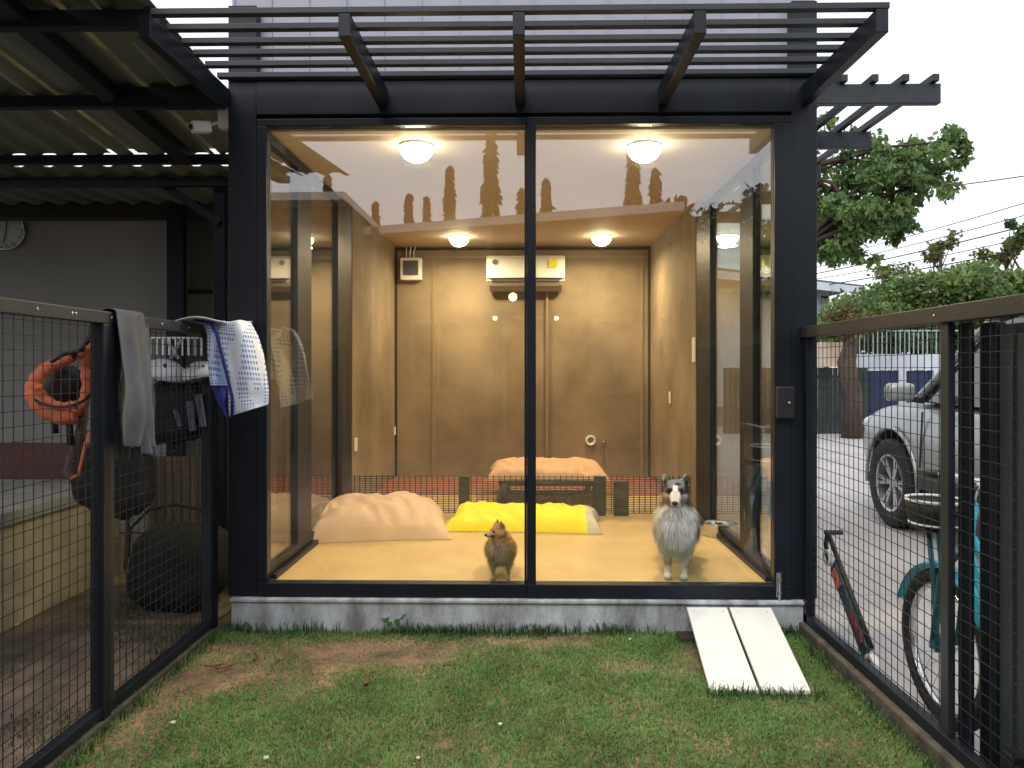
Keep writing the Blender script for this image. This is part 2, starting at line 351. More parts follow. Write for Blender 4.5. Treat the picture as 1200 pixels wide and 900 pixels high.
# red board, low block wall
m_block = M('yellowish_blockwork', (.42, .37, .26), .9, var=.25, scale=5, bump=.5, bscale=50)
pw = thing('low_wall', 'low yellowish block wall with grey concrete top behind the left fence', 'wall', (-3.3, .2, GZ0))
bx((-3.6, -2.2, GZ0), (-2.60, 1.0, .50)).build('block_face', m_block, pw, bevel=.006)
bx((-3.63, -2.23, .502), (-2.57, 1.03, .57)).build('coping', M('grey_coping', (.30, .30, .30), .85, var=.2, bump=.3), pw, bevel=.006)
m_red = M('dull_red_timber', (.13, .05, .045), .7, var=.3, scale=4, stretch=(.3, 1, 3))
tag(bx((-5.5, 1.06, .50), (-2.63, 1.10, .80)).build('timber_board', m_red, bevel=.004), 'long dull red timber board standing along the back of the low wall', 'board')
a = PY(172, 600, 1.5); b = PY(244, 535, 1.5); mb = MB()
xs = np.arange(a.x, b.x, .012); mb.grid([[(x, 1.5 + .012 * math.sin(x * 105), z) for z in (GZ0 + .02, b.z)] for x in xs])
tag(mb.build('corrugated_panel', M('tan_corrugated_sheet', (.21, .165, .10), .6, var=.15), solid=.003), 'tan corrugated panel standing behind the black bags', 'panel')
# ============================================================ inside the room
m_warm = (1.0, .755, .43)
for i, (px, py, lab) in enumerate(((488, 170, 'round ceiling light nearest the glass on the left'), (755, 170, 'round ceiling light nearest the glass on the right'),
                       (538, 277, 'small looking ceiling light deep in the room, left of the air conditioner'), (705, 276, 'ceiling light deep in the room, right of the air conditioner'))):
    p = PZ(px, py, ZC)
    t = thing('ceiling_light', lab, 'light', (p.x, p.y, ZC), 0, 'round ceiling lights in the glass room')
    MB().lathe([(.082, -.012), (.09, -.012), (.092, -.001), (.082, -.001), (.082, -.012)], 28).build('trim_ring', m_white, t, local=True, smooth=True)
    MB().lathe([(.0001, -.092), (.035, -.088), (.064, -.072), (.084, -.044), (.090, -.014), (.0815, -.002)], 28).build('diffuser', emit('lamp_glow', (1, .84, .52), 40), t, local=True, smooth=True)  # dome made larger and deeper to stand in for the lamp's bloom
    ld = bpy.data.lights.new('lamp', 'AREA'); ld.shape = 'DISK'; ld.size = .15; ld.energy = 31; ld.color = m_warm; ld.spread = R(170)
    lo = bpy.data.objects.new('lamp', ld); COL.objects.link(lo); lo.location = (p.x, p.y, ZC - .10)

# air conditioner
a = PY(570, 299, YB - .2); b = PY(662, 333, YB - .2)
ac = thing('air_conditioner', 'cream wall mounted air conditioner high on the back wall', 'air conditioner', ((a.x + b.x) / 2, YB, b.z))
zt2, zb2 = a.z, b.z
prof = [(YB - .02, zt2), (YB - .17, zt2), (YB - .205, zt2 - .03), (YB - .215, zb2 + .06), (YB - .19, zb2 + .045), (YB - .19, zb2 + .03), (YB - .02, zb2 + .03)]
MB().prism([(a.x, y, z) for y, z in prof], (b.x - a.x, 0, 0)).build('casing', m_white, ac, bevel=.008)
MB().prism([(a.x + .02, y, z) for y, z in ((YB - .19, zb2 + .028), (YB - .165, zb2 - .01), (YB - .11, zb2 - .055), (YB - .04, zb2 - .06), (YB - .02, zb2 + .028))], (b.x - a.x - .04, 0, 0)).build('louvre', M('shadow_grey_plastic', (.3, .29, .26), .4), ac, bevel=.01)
bx((a.x + .03, YB - .225, zb2 + .046), (b.x - .03, YB - .212, zb2 + .060)).build('vent_slot', m_black, ac)
q = PY(648, 308, YB - .22); bx((q.x - .04, YB - .2205, q.z - .045), (q.x + .035, YB - .2165, q.z + .04)).build('energy_label', M('yellow_label', (.75, .68, .03), .6, var=.25, scale=30), ac)
q = PY(580, 307, YB - .22); MB().lathe([(.0001, 0), (.026, 0), (.026, .004), (.0001, .004)], 20, Matrix.Translation((q.x, YB - .216, q.z)) @ Matrix.Rotation(R(90), 4, 'X')).build('badge', M('grey_badge', (.12, .12, .11), .5), ac)
MB().tube([(PY(641, 350, YB).x, YB - .02, zb2 - .04), (PY(641, 350, YB).x, YB - .02, ZF)], .014, 8).build('pipe', m_strip, ac)
# breaker box
a = PY(469, 302, YB - .08); b = PY(494, 328, YB - .08)
bb = thing('breaker_box', 'white electrical breaker box with grey window in the back corner', 'breaker box', ((a.x + b.x) / 2, YB, b.z))
bx((a.x, YB - .085, b.z), (b.x, YB - .002, a.z)).build('casing', m_white, bb, bevel=.008)
bx((a.x + .03, YB - .092, b.z + .045), (b.x - .03, YB - .086, a.z - .028)).build('window', M('smoked_cover', (.09, .10, .12), .2), bb, bevel=.004)
mb = MB()
for k in range(3): mb.tube([(a.x + .05 + k * .04, YB - .03, a.z - .005), (a.x + .055 + k * .035, YB - .04, a.z + .05), (a.x + .05 + k * .045, YB - .02, ZC - .001)], .006, 6)
mb.build('cable', m_white, bb, smooth=True)
# switches, sockets
def plate(nm, lab, px, py, X=None, w=.03, h=.06, mat=None):
    if X is None:
        p = PY(px, py, YB); o = bx((p.x - w, YB - .012, p.z - h), (p.x + w, YB - .001, p.z + h)).build(nm, mat or m_white, bevel=.003)
    else:
        p = PX(px, py, X); s = 1 if X < 0 else -1; o = bx((X + s * .001, p.y - w, p.z - h), (X + s * .012, p.y + w, p.z + h)).build(nm, mat or m_white, bevel=.003)
    return tag(o, lab, 'switch')
plate('light_switch', 'small white switch high beside the left back corner', 462, 505, XL, .035, .04)
plate('light_switch', 'white switch plate next to the left window frame', 416, 521, XL, .035, .05)
plate('light_switch', 'white switch on the right wall halfway to the corner', 786, 466, XR, .03, .05)
plate('light_switch', 'white switch beside the right window frame', 814, 410, XR, .035, .09)
p = PY(692, 516, YB); mb = MB(); T = Matrix.Translation((p.x, YB, p.z)) @ Matrix.Rotation(R(90), 4, 'X')
vp = thing('pipe_cap', 'round white pipe outlet with green centre on the back wall', 'pipe cap', (p.x, YB, p.z))
MB().lathe([(.028, .002), (.05, .002), (.052, .03), (.04, .034), (.028, .02), (.028, .002)], 24, T).build('ring', m_white, vp, smooth=True)
MB().lathe([(.0001, .004), (.027, .004), (.027, .012), (.0001, .014)], 20, T).build('plug', M('dull_green', (.2, .3, .14), .6), vp)
p = PY(707, 517, YB); tag(MB().tube([(p.x, YB - .001, p.z), (p.x, YB - .05, p.z), (p.x, YB - .06, p.z - .03)], .014, 10).build('water_tap', m_chrome, smooth=True), 'tiny metal tap right of the round pipe outlet', 'tap')

# red mat at the back, mesh barrier
tag(bx((XL + .002, 2.55, ZF + .001), (XR - .002, YB - .022, ZF + .012)).build('red_mat', M('red_mat', (.30, .10, .08), .8, var=.2), bevel=.003), 'red mat along the foot of the back wall behind the mesh', 'mat')
ym = 1.72; zm0, zm1 = ZF + .012, PY(600, 557, ym).z
ba = thing('mesh_barrier', 'low black wire mesh barrier across the room', 'barrier', (0, ym, ZF))
mb = MB()
for x in np.arange(XL + .03, XR - .02, .041): mb.tube([(x, ym, zm0), (x, ym, zm1)], .0042, 4)
for z in np.arange(zm0, zm1 + .001, .0165): mb.tube([(XL + .03, ym + .005, z), (XR - .03, ym + .005, z)], .0031, 4)
mb.build('mesh', m_black, ba)
for px in (544, 703): 
    p = PY(px, 575, ym - .03); bx((p.x - .04, ym - .045, ZF + .001), (p.x + .04, ym - .01, zm1 - .0)).build('foot', m_black, ba, bevel=.005)
p = PY(728, 575, ym); bx((p.x - .06, ym - .05, ZF + .001), (p.x + .05, ym - .008, zm1 - .03)).build('foot', m_black, ba, bevel=.01)

# raised dog bed
bd = thing('dog_bed', 'raised dog bed with black frame behind the mesh', 'dog bed', (PY(641, 570, 2.3).x, 2.35, ZF))
xa2, xb2 = PY(588, 560, 2.1).x, PY(700, 560, 2.1).x; zb_ = .40
mb = MB(); 
for (y) in (2.0, 2.75): mb.tube([(xa2, y, zb_), (xb2, y, zb_)], .02, 8)
for x in (xa2, xb2): mb.tube([(x, 2.0, zb_), (x, 2.75, zb_)], .02, 8)
mb.build('frame', m_black, bd, smooth=True); bx((xa2, 2.0, zb_ + .008), (xb2, 2.75, zb_ + .018)).build('sling', m_rubber, bd)
for x in (xa2 + .02, xb2 - .02):
    for y in (2.0, 2.75): MB().tube([(x, y, ZF), (x, y, zb_)], .028, 8).build('leg', m_black, bd, smooth=True)

def cushion(name, label, c, lx, ly, h, rz, mat, seed=1, pu=3.4, pe=.46, wr=.02, grp=None, end_mat=None, sag=0.):
    nx, ny = 64, 44; top = []; bot = []
    for i in range(nx + 1):
        u = -1 + 2 * i / nx; ra = []; rb = []
        for j in range(ny + 1):
            v = -1 + 2 * j / ny
            e = max(0, 1 - abs(u) ** pu) * max(0, 1 - abs(v) ** 2.8); th = e ** pe
            pin = 1 - .10 * (1 - abs(u * v)) * (abs(u) ** 4 + abs(v) ** 4) * .8
            x = u * lx / 2 * (1 - .07 * (1 - v * v) * abs(u) ** 3); y = v * ly / 2 * (1 - .09 * (1 - u * u) * abs(v) ** 3)
            q = Vector((u * 1.15 + seed, v * 1.0, seed * .7))
            n1 = mnoise.noise(q) + .6 * mnoise.noise(q * 2.3) ; n2 = 1 - abs(mnoise.noise(Vector((u * 4.2 + seed + 1.3 * v, v * 1.3 + .8 * n1, 1)))) * 3
            z = h * th * (1 + .20 * n1) + wr * .60 * (n2 - .4) * min(1, e * 3) - sag * (1 - u * u) * (1 - v * v)
            z = max(z, .006)
            ra.append((x, y, z)); rb.append((x, y, min(z - .004, .012 + .012 * (1 - th))))
        top.append(ra); bot.append(rb)
    mb = MB(); mb.grid(top); mb.grid([list(r) for r in bot])
    rim = lambda A: [A[i][0] for i in range(nx + 1)] + [A[nx][j] for j in range(1, ny + 1)] + [A[i][ny] for i in range(nx - 1, -1, -1)] + [A[0][j] for j in range(ny - 1, 0, -1)]
    ra, rb = rim(top), rim(bot); ra.append(ra[0]); rb.append(rb[0]); mb.grid([ra, rb])
    mats = [mat]
    if end_mat: 
        mats.append(end_mat)
        for k, f in enumerate(mb.f):
            if sum(mb.v[i].x for i in f) / len(f) > lx * .40: mb.mi[k] = 1
    o = mb.build(name, mats, None, local=True, smooth=True); o.location = c; o.rotation_euler = (0, 0, rz)
    return tag(o, label, 'cushion', grp)
m_beige = M('beige_canvas', (.60, .43, .31), .9, var=.08, scale=3, bump=.25, bscale=14)
m_peach = M('peach_canvas', (.62, .40, .25), .9, var=.08, scale=3, bump=.25, bscale=14)
m_yel = M('bright_yellow_fabric', (.80, .70, .03), .8, var=.06, bump=.25, bscale=14)
m_ygw = M('pale_grey_lining', (.5, .47, .40), .9, var=.1, bump=.3)
p = PY(440, 620, .98)
cushion('cushion', 'large pinkish beige floor cushion on the left', (p.x, 1.17, ZF), .90, .66, .22, R(9), m_beige, 3, 3.0, .5, .034)
p = PY(615, 600, 1.4)
cushion('cushion', 'bright yellow cushion with pale end lying on the floor', (p.x, 1.36, ZF), 1.04, .50, .125, R(-4), m_yel, 8, 9, .34, .022, end_mat=m_ygw)
p = PY(641, 550, 2.3)
cushion('cushion', 'peach coloured cushion on the raised dog bed', (p.x, 2.36, zb_ + .02), .96, .72, .12, R(0), m_peach, 5, 5, .4, .026)
# bowl
p = PZ(843, 629, ZF); BX = p.x
tag(MB().lathe([(.0001, .004), (.075, .004), (.085, .0), (.088, .01), (.072, .062), (.078, .068), (.072, .068), (.064, .055), (.055, .02), (.0001, .016)], 32, Matrix.Translation((BX - .0, p.y + .05, ZF + .001)) @ Matrix.Diagonal((1.15, 1.15, 1.15, 1))).build('dog_bowl', m_chrome, smooth=True),
    'round steel dog bowl on the floor behind the grey and white dog', 'bowl')

# ============================================================ dogs
def chain(mb, pts, n=7):
    """pts: (x,y,z,r) ; balls run along the line"""
    for (a, b) in zip(pts[:-1], pts[1:]):
        for k in range(n + 1):
            t = k / n; mb.ball([a[i] * (1 - t) + b[i] * t for i in range(3)], a[3] * (1 - t) + b[3] * t, 12, 8)
def body_mesh(mb, name, voxel, parent, mat, smooth=6):
    me = bpy.data.meshes.new(name + '_src'); me.from_pydata(mb.v, [], mb.f); bm = bmesh.new(); bm.from_mesh(me); bmesh.ops.recalc_face_normals(bm, faces=bm.faces); bm.to_mesh(me); bm.free()
    o = bpy.data.objects.new(name, me); COL.objects.link(o)
    md = o.modifiers.new('r', 'REMESH'); md.mode = 'VOXEL'; md.voxel_size = voxel
    md = o.modifiers.new('s', 'SMOOTH'); md.iterations = smooth; md.factor = .5
    dg = bpy.context.evaluated_depsgraph_get(); dg.update(); m2 = bpy.data.meshes.new_from_object(o.evaluated_get(dg))
    o.modifiers.clear(); o.data = m2; m2.name = name; bpy.data.meshes.remove(me)
    m2.materials.clear(); m2.materials.append(mat); m2.polygons.foreach_set('use_smooth', [True] * len(m2.polygons)); o.parent = parent
    return o
def coatmat(name):
    m = M(name, (.5, .5, .5), .75, var=.05); n = m.node_tree.nodes; l = m.node_tree.links
    at = n.new('ShaderNodeAttribute'); at.attribute_name = 'coat'; l.new(at.outputs['Color'], n['Principled BSDF'].inputs['Base Color']); return m
m_coat = coatmat('fur_coat')
def paint(o, cf):
    me = o.data; ca = me.color_attributes.new('coat', 'FLOAT_COLOR', 'POINT')
    ca.data.foreach_set('color', np.array([(*cf(v.co, v.normal), 1) for v in me.vertices], dtype=np.float32).ravel())
def fur(body, n, lf, cf, flow, parent, seed, w=.0022):
    me = body.data; rg = np.random.default_rng(seed)
    nv = len(me.vertices); co = np.empty(nv * 3); me.vertices.foreach_get('co', co); co = co.reshape(-1, 3)
    me.calc_loop_triangles(); tr = np.empty(len(me.loop_triangles) * 3, dtype=np.int32); me.loop_triangles.foreach_get('vertices', tr); tr = tr.reshape(-1, 3)
    A, B, C = co[tr[:, 0]], co[tr[:, 1]], co[tr[:, 2]]; N = np.cross(B - A, C - A); ar = np.linalg.norm(N, axis=1); N /= ar[:, None] + 1e-12
    pick = rg.choice(len(tr), n, p=ar / ar.sum()); u, v = rg.random(n), rg.random(n); sw = u + v > 1; u[sw] = 1 - u[sw]; v[sw] = 1 - v[sw]
    P0 = A[pick] + (B[pick] - A[pick]) * u[:, None] + (C[pick] - A[pick]) * v[:, None]; NN = N[pick]
    V = []; F = []; CC = []
    for i in range(n):
        p = Vector(P0[i]); nn = Vector(NN[i]); L = lf(p) * (0.6 + .8 * rg.random())
        if L <= .001: continue
        fl_ = flow(p, nn) + Vector(rg.normal(0, .22, 3)); fl_ = fl_ - nn * fl_.dot(nn) * .8
        d1 = (fl_.normalized() * .8 + nn * .65).normalized(); d2 = (fl_.normalized() + nn * .2 + Vector((0, 0, -.25))).normalized()
        side = d1.cross(nn).normalized() * w / 2 if d1.cross(nn).length > 1e-4 else Vector((w / 2, 0, 0))
        p = p - nn * .003; q = p + d1 * L * .5; r_ = q + d2 * L * .5; b = len(V)
        V += [p - side, p + side, q + side * .9, q - side * .9, r_]; F += [(b, b + 1, b + 2, b + 3), (b + 3, b + 2, b + 4)]
        c = cf(p, nn); j = .8 + .4 * rg.random(); CC += [(c[0] * j, c[1] * j, c[2] * j, 1)] * 5
    m2 = bpy.data.meshes.new('coat'); m2.from_pydata(V, [], F); m2.materials.append(m_coat)
    ca = m2.color_attributes.new('coat', 'FLOAT_COLOR', 'POINT'); ca.data.foreach_set('color', np.array(CC, dtype=np.float32).ravel())
    o = bpy.data.objects.new('coat', m2); COL.objects.link(o); o.parent = parent; return o
m_eye = M('dark_eye', (.008, .006, .005), .12, var=.05); m_nose = M('black_nose', (.012, .011, .011), .35, bump=.2)
# --- shetland type sheepdog, facing out of the window
p = PZ(791, 683, ZF); SX = p.x
sh = thing('dog', 'grey, tan and white long haired sheepdog standing at the glass looking out', 'dog', (SX + .004, .015, ZF), R(-12.5))
mb = MB()
mb.ball((0, .08, .265), (.098, .10, .135)); mb.ball((0, .26, .26), (.088, .17, .10)); mb.ball((0, .44, .255), (.082, .10, .105)); mb.ball((0, .035, .30), (.092, .08, .13)); mb.ball((0, .03, .385), (.066, .055, .06))
chain(mb, [(0, .07, .34, .075), (0, .02, .42, .06)])
k0 = len(mb.v)
mb.ball((0, .0, .462), (.05, .055, .046)); chain(mb, [(0, -.04, .452, .031), (0, -.085, .435, .022), (0, -.118, .424, .0155)])
mb.ball((.03, -.02, .44), (.022, .03, .025)); mb.ball((-.03, -.02, .44), (.022, .03, .025))
for s in (-1, 1):
    chain(mb, [(s * .030, .012, .485, .020), (s * .041, .010, .512, .015), (s * .048, -.012, .518, .009), (s * .051, -.026, .503, .006)])
k1 = len(mb.v)
for s in (-1, 1):
    chain(mb, [(s * .050, .07, .22, .038), (s * .043, .075, .13, .025), (s * .040, .07, .07, .020), (s * .040, .068, .03, .018)])
    mb.ball((s * .040, .05, .016), (.022, .03, .015))
    chain(mb, [(s * .055, .45, .23, .06), (s * .068, .39, .165, .038), (s * .068, .485, .115, .019), (s * .066, .47, .03, .016)]); mb.ball((s * .066, .45, .015), (.018, .03, .014))
chain(mb, [(0, .53, .28, .03), (0, .59, .22, .025), (0, .61, .12, .014)])
HP = Vector((0, .0, .450)); HK = 1.17
for k in list(range(k0, k1)): mb.v[k] = HP + (mb.v[k] - HP) * HK
def unhead(p): return HP + (p - HP) / HK if (p.z > .375 and p.y < .075) else p
body = body_mesh(mb, 'body', .0055, sh, m_coat)
def shc(p, n):
    p = unhead(p)
    x, y, z = p.x, p.y, p.z; s = mnoise.noise(Vector((x * 22, y * 22, z * 22))); ax = abs(x)
    W_ = (.66, .64, .60); G = (.21, .22, .225); T_ = (.36, .22, .11); D = (.025, .027, .03)
    if z > .36 and y < .06 and (z > .40 or ax < .03) :
        if z > .487 or (ax > .034 and z > .475): return D if s > -.25 else G                # ears
        if z < .452 and ax > .024: return (.45, .30, .17) if x < 0 else (.30, .25, .2)                # cheeks
        if y < -.07: return (.55, .44, .36) if z > .428 and ax < .010 else W_                 # muzzle
        if ax < .010 + max(0, .47 - z) * .25: return W_                                        # blaze
        return D if s > .0 else ((.16, .155, .15) if s > -.25 else T_)
    if z < .14: return W_ if y > .2 or z < .06 or s < .1 else (.42, .31, .2)
    if ax < .084 + .01 * s and y < .07: return (.60, .60, .57) if s > .0 else (.70, .69, .66)    # chest
    if y < .09 and z > .3: return ((.42, .38, .30) if s > 0 else (.26, .24, .2)) if x < 0 else (D if s > .1 else (.26, .27, .28))
    if x < 0 and y < .12: return (.42, .29, .16) if s > -.1 else (.24, .19, .14)
    return D if s > .05 else ((.12, .125, .14) if s > -.2 else G)
def shl(p):
    p = unhead(p)
    if p.z > .385 and p.y < -.0: return .006 if p.y < -.05 else .011
    if p.z > .485: return .014
    if p.z < .10: return .009
    if p.z < .15: return .022
    if p.y < .12: return .052
    return .045
def shf(p, n): return Vector((p.x * 2.5, .35 if p.y > .1 else .12, -1)) if p.z < .43 else (Vector((p.x * 8, .6, -.55)) if p.z < .485 else Vector((p.x * 3, .3, .6)))
paint(body, shc); fur(body, 26000, shl, shc, shf, sh, 3)
for s in (-1, 1): MB().ball(HP + (Vector((s * .0235, -.053, .470)) - HP) * HK, .012, 10, 8).build('eye', m_eye, sh, local=True, smooth=True)
MB().ball(HP + (Vector((0, -.136, .428)) - HP) * HK, (.015, .012, .0115), 12, 8).build('nose', m_nose, sh, local=True, smooth=True)
MB().tube([HP + (Vector(q_) - HP) * HK for q_ in ((-.011, -.126, .413), (0, -.131, .412), (.011, -.126, .413))], .002, 6).build('mouth', m_nose, sh, local=True)
# --- pomeranian, head turned to the left
p = PZ(587, 682.5, ZF)
pm = thing('dog', 'small fluffy tan dog at the glass with its head turned left', 'dog', (p.x, .03, ZF), R(3)); pm.scale = (1.07, 1.07, 1.05)
mb = MB()
mb.ball((0, .03, .150), (.064, .06, .072)); mb.ball((0, .12, .145), (.055, .09, .06)); mb.ball((0, .20, .145), (.05, .05, .055))
chain(mb, [(0, .02, .17, .05), (-.008, .0, .215, .036)])
hc = Vector((-.012, -.008, .240)); hd = Vector((-.93, -.36, -.06)).normalized(); hs_ = Vector((-hd.y, hd.x, 0)).normalized()
mb.ball(hc, (.037, .036, .034)); q1 = hc + hd * .03 + Vector((0, 0, -.008)); q2 = hc + hd * .056 + Vector((0, 0, -.012))
chain(mb, [(*q1, .018), (*q2, .0095)])
for s in (-1, 1):
    e = hc + hs_ * s * .022 - hd * .004; chain(mb, [(*(e + Vector((0, 0, .022))), .012), (*(e + hs_ * s * .004 + Vector((0, 0, .052))), .0035)])
    chain(mb, [(s * .036, .02, .12, .02), (s * .036, .022, .06, .011), (s * .036, .018, .02, .0095)]); mb.ball((s * .036, .01, .009), (.0115, .016, .009))
    chain(mb, [(s * .036, .20, .12, .032), (s * .04, .175, .08, .02), (s * .04, .215, .055, .011), (s * .038, .205, .018, .009)]); mb.ball((s * .038, .196, .009), (.011, .016, .009))
chain(mb, [(0, .235, .17, .018), (.0, .25, .20, .02), (.0, .22, .215, .014)])
body2 = body_mesh(mb, 'body', .004, pm, m_coat, 4)
def pmc(p, n):
    s = mnoise.noise(Vector((p.x * 40, p.y * 40, p.z * 40))); d = (p - hc)
    if d.dot(hd) > .045 and d.length < .085: return (.36, .25, .16)
    if d.dot(hd) > .03 and d.z < -.012 and d.length < .06: return (.05, .04, .03)
    if p.z > .272: return (.16, .09, .05)
    if p.z > .2: return (.46, .23, .08) if s > -.1 else (.36, .19, .08)
    if p.z < .09: return (.40, .21, .09)
    if n.y < -.2 and p.x < .025: return (.27, .19, .11) if s > 0 else (.34, .22, .12)
    return (.46, .22, .07) if s > 0 else (.34, .16, .06)
def pml(p):
    d = p - hc
    if d.dot(hd) > .02 and d.length < .085: return .004
    if p.z > .268: return .006
    if p.z > .2: return .018
    if p.z < .055: return .005
    if p.z < .085: return .018
    return .034
paint(body2, pmc); fur(body2, 16000, pml, pmc, lambda p, n: Vector((p.x * 3, .25, -.8)) if p.z < .25 else Vector((0, .2, 1)), pm, 5, .0018)
for s in (-1, 1): MB().ball(hc + hd * .031 + hs_ * s * .0155 + Vector((0, 0, .006)), .0062, 10, 8).build('eye', m_eye, pm, local=True, smooth=True)
MB().ball(q2 + hd * .008 + Vector((0, 0, .003)), .0068, 10, 8).build('nose', m_nose, pm, local=True, smooth=True)
# ============================================================ wire fences
def mesh_panel(X, y0, y1, z0, z1, parent, sy=.046, sz=.047, r=.0017, off=0.):
    mb = MB()
    for y in np.arange(y0 + sy / 2, y1, sy): mb.tube([(X, y, z0), (X, y, z1)], r, 4, False)
    for z in np.arange(z0 + sz / 2, z1, sz): mb.tube([(X + off, y0, z), (X + off, y1, z)], r, 4, False)
    return mb.build('wire_mesh', m_wire, parent)
FLX = -1.555
fl_t = thing('fence', 'dark steel fence with square wire mesh on the left side of the lawn', 'fence', (FLX, -1, GZ0))
ztop = 1.495
ypost = PX(118, 500, FLX).y
bx((FLX - .022, -3.35, ztop - .045), (FLX + .022, -.03, ztop)).build('top_rail', m_steel2, fl_t, bevel=.003)
bx((FLX - .02, -3.35, .015), (FLX + .02, -.03, .05)).build('bottom_rail', m_steel, fl_t, bevel=.003)
for y, w in ((ypost, .05), (-.06, .05), (-2.45, .05)):
    bx((FLX - .025, y - w / 2, GZ0 - .02), (FLX + .025, y + w / 2, ztop - .046)).build('post', m_steel, fl_t, bevel=.003)
bx((FLX - .018, ypost + .03, .051), (FLX + .018, ypost + .06, ztop - .046)).build('post', m_steel2, fl_t, bevel=.002)
bx((FLX - .02, -.13, .051), (FLX + .02, -.09, ztop - .046)).build('post', m_steel2, fl_t, bevel=.002)
mesh_panel(FLX, -2.42, ypost - .025, .05, ztop - .046, fl_t); mesh_panel(FLX, ypost + .06, -.13, .05, ztop - .046, fl_t)
for y in (-1.75, -1.62, -1.40, -1.22, -1.2, -.98, -.6, -.35): MB().ball((FLX + .023, y, ztop - .022), (.003, .006, .006), 8, 5).build('screw', m_chrome, fl_t)
struct(bx((FLX - .05, -3.5, GZ0 - .1), (FLX + .03, -.06, GZ0 + .035)).build('left_kerb', m_kerb, bevel=.006))
FRX = 1.385
fr_t = thing('fence', 'dark steel fence with square wire mesh on the right, beside the driveway', 'fence', (FRX, -1, GZ0))
ztr = 1.49
yp2 = PX(1104, 500, FRX - .02).y
mb = MB(); mb.box((FRX - .03, -3.35, ztr - .055), (FRX + .03, -.035, ztr)); mb.build('top_rail', M('brownish_steel', (.016, .0165, .019), .5, var=.2, bump=.1), fr_t, bevel=.003)
bx((FRX - .02, -3.35, .05), (FRX + .02, -.03, .09)).build('bottom_rail', m_steel, fr_t, bevel=.003)
bx((FRX - .014, yp2 - .024, GZ0), (FRX + .010, yp2 + .024, ztr - .056)).build('post', m_steel2, fr_t, bevel=.003)
bx((FRX - .02, -.09, .04), (FRX + .02, -.04, ztr - .056)).build('post', m_steel, fr_t, bevel=.003)
y3a = PX(1124, 500, FRX + .03).y; y3b = PX(1140, 500, FRX + .03).y
bx((FRX + .026, y3b - .0, GZ0), (FRX + .036, y3a, ztr - .058)).build('post', m_steel, fr_t, bevel=.002)
mesh_panel(FRX, yp2 + .03, -.09, .09, ztr - .056, fr_t, .046, .047); mesh_panel(FRX, -3.3, yp2 - .03, .09, ztr - .056, fr_t, .05, .047)
mb = MB(); mb.ball((FRX - .031, yp2 + .03, ztr - .03), (.003, .006, .006), 8, 5); mb.build('screw', m_chrome, fr_t)
struct(bx((FRX - .045, -3.5, GZ0 - .15), (FRX + .075, -.05, .046)).build('right_kerb', m_kerb, bevel=.008))
# sheet metal gate leaf folded back behind the fence
m_gate = M('blue_grey_gate_sheet', (.034, .042, .056), .45, var=.15, scale=2, bump=.05)
GX = FRX + .062; yg = PX(1149, 500, GX).y; yg2 = PX(1168, 500, GX).y
gt = thing('sheet_gate', 'blue grey sheet metal gate leaf standing just outside the right fence', 'gate', (GX, yg - .9, GZ0))
bx((GX, yg2, .05), (GX + .03, yg, 1.43)).build('stile', m_steel, gt, bevel=.003)
mb = MB(); mb.box((GX + .008, -3.4, .06), (GX + .020, yg2 - .001, 1.42))
for y in np.arange(-3.3, yg2 - .05, .13): mb.box((GX + .002, y, .061), (GX + .0078, y + .018, 1.419))
mb.build('sheet', m_gate, gt)

# ============================================================ white ramp boards
m_board = M('white_painted_board', (.80, .80, .78), .55, var=.03, scale=3, bump=.12, bscale=25, stretch=(3, .4, 1))
zb0 = lawnz(.9, -.7) + .018
B1 = [PY(805, 711, -.066), PY(852, 713, -.066)]; ybm = PZ(860, 808, zb0).y; C1 = [PY(832, 806, ybm), PY(889, 811, ybm)]
B2 = [PY(855, 713, -.066), PY(904, 716, -.066)]; C2 = [PY(893, 811, ybm), PY(950, 812, ybm)]
for (Bq, Cq, lab) in ((B1, C1, 'left one of two white ramp boards leaning on the plinth'), (B2, C2, 'right one of two white ramp boards leaning on the plinth')):
    zt_ = .118; pts = [(Bq[0].x, -.062, zt_), (Bq[1].x, -.062, zt_), (Cq[1].x, ybm, zb0), (Cq[0].x, ybm, zb0)]
    rb = tag(MB().prism(pts, (0, -.003, -.018)).build('ramp_board', m_board, bevel=.003), lab, 'board', 'white ramp boards')
    for (u, v) in ((.15, .07), (.85, .07), (.15, .93), (.85, .93)):
        e = (Vector(pts[0]).lerp(Vector(pts[1]), u)).lerp(Vector(pts[3]).lerp(Vector(pts[2]), u), v); MB().ball(e + Vector((0, 0, .0005)), (.0045, .0045, .0018), 10, 5).build('screw', m_chrome, rb)
a = PY(793, 740, -.1); b = PY(816, 766, -.1)
tag(bx((a.x, -.19, GZ0), (a.x + .46, -.09, a.z)).build('timber_block', M('dark_wood', (.045, .03, .02), .9, var=.4, bump=.5, bscale=30, stretch=(.3, 1, 1)), bevel=.004), 'dark weathered timber block under the ramp boards', 'block')

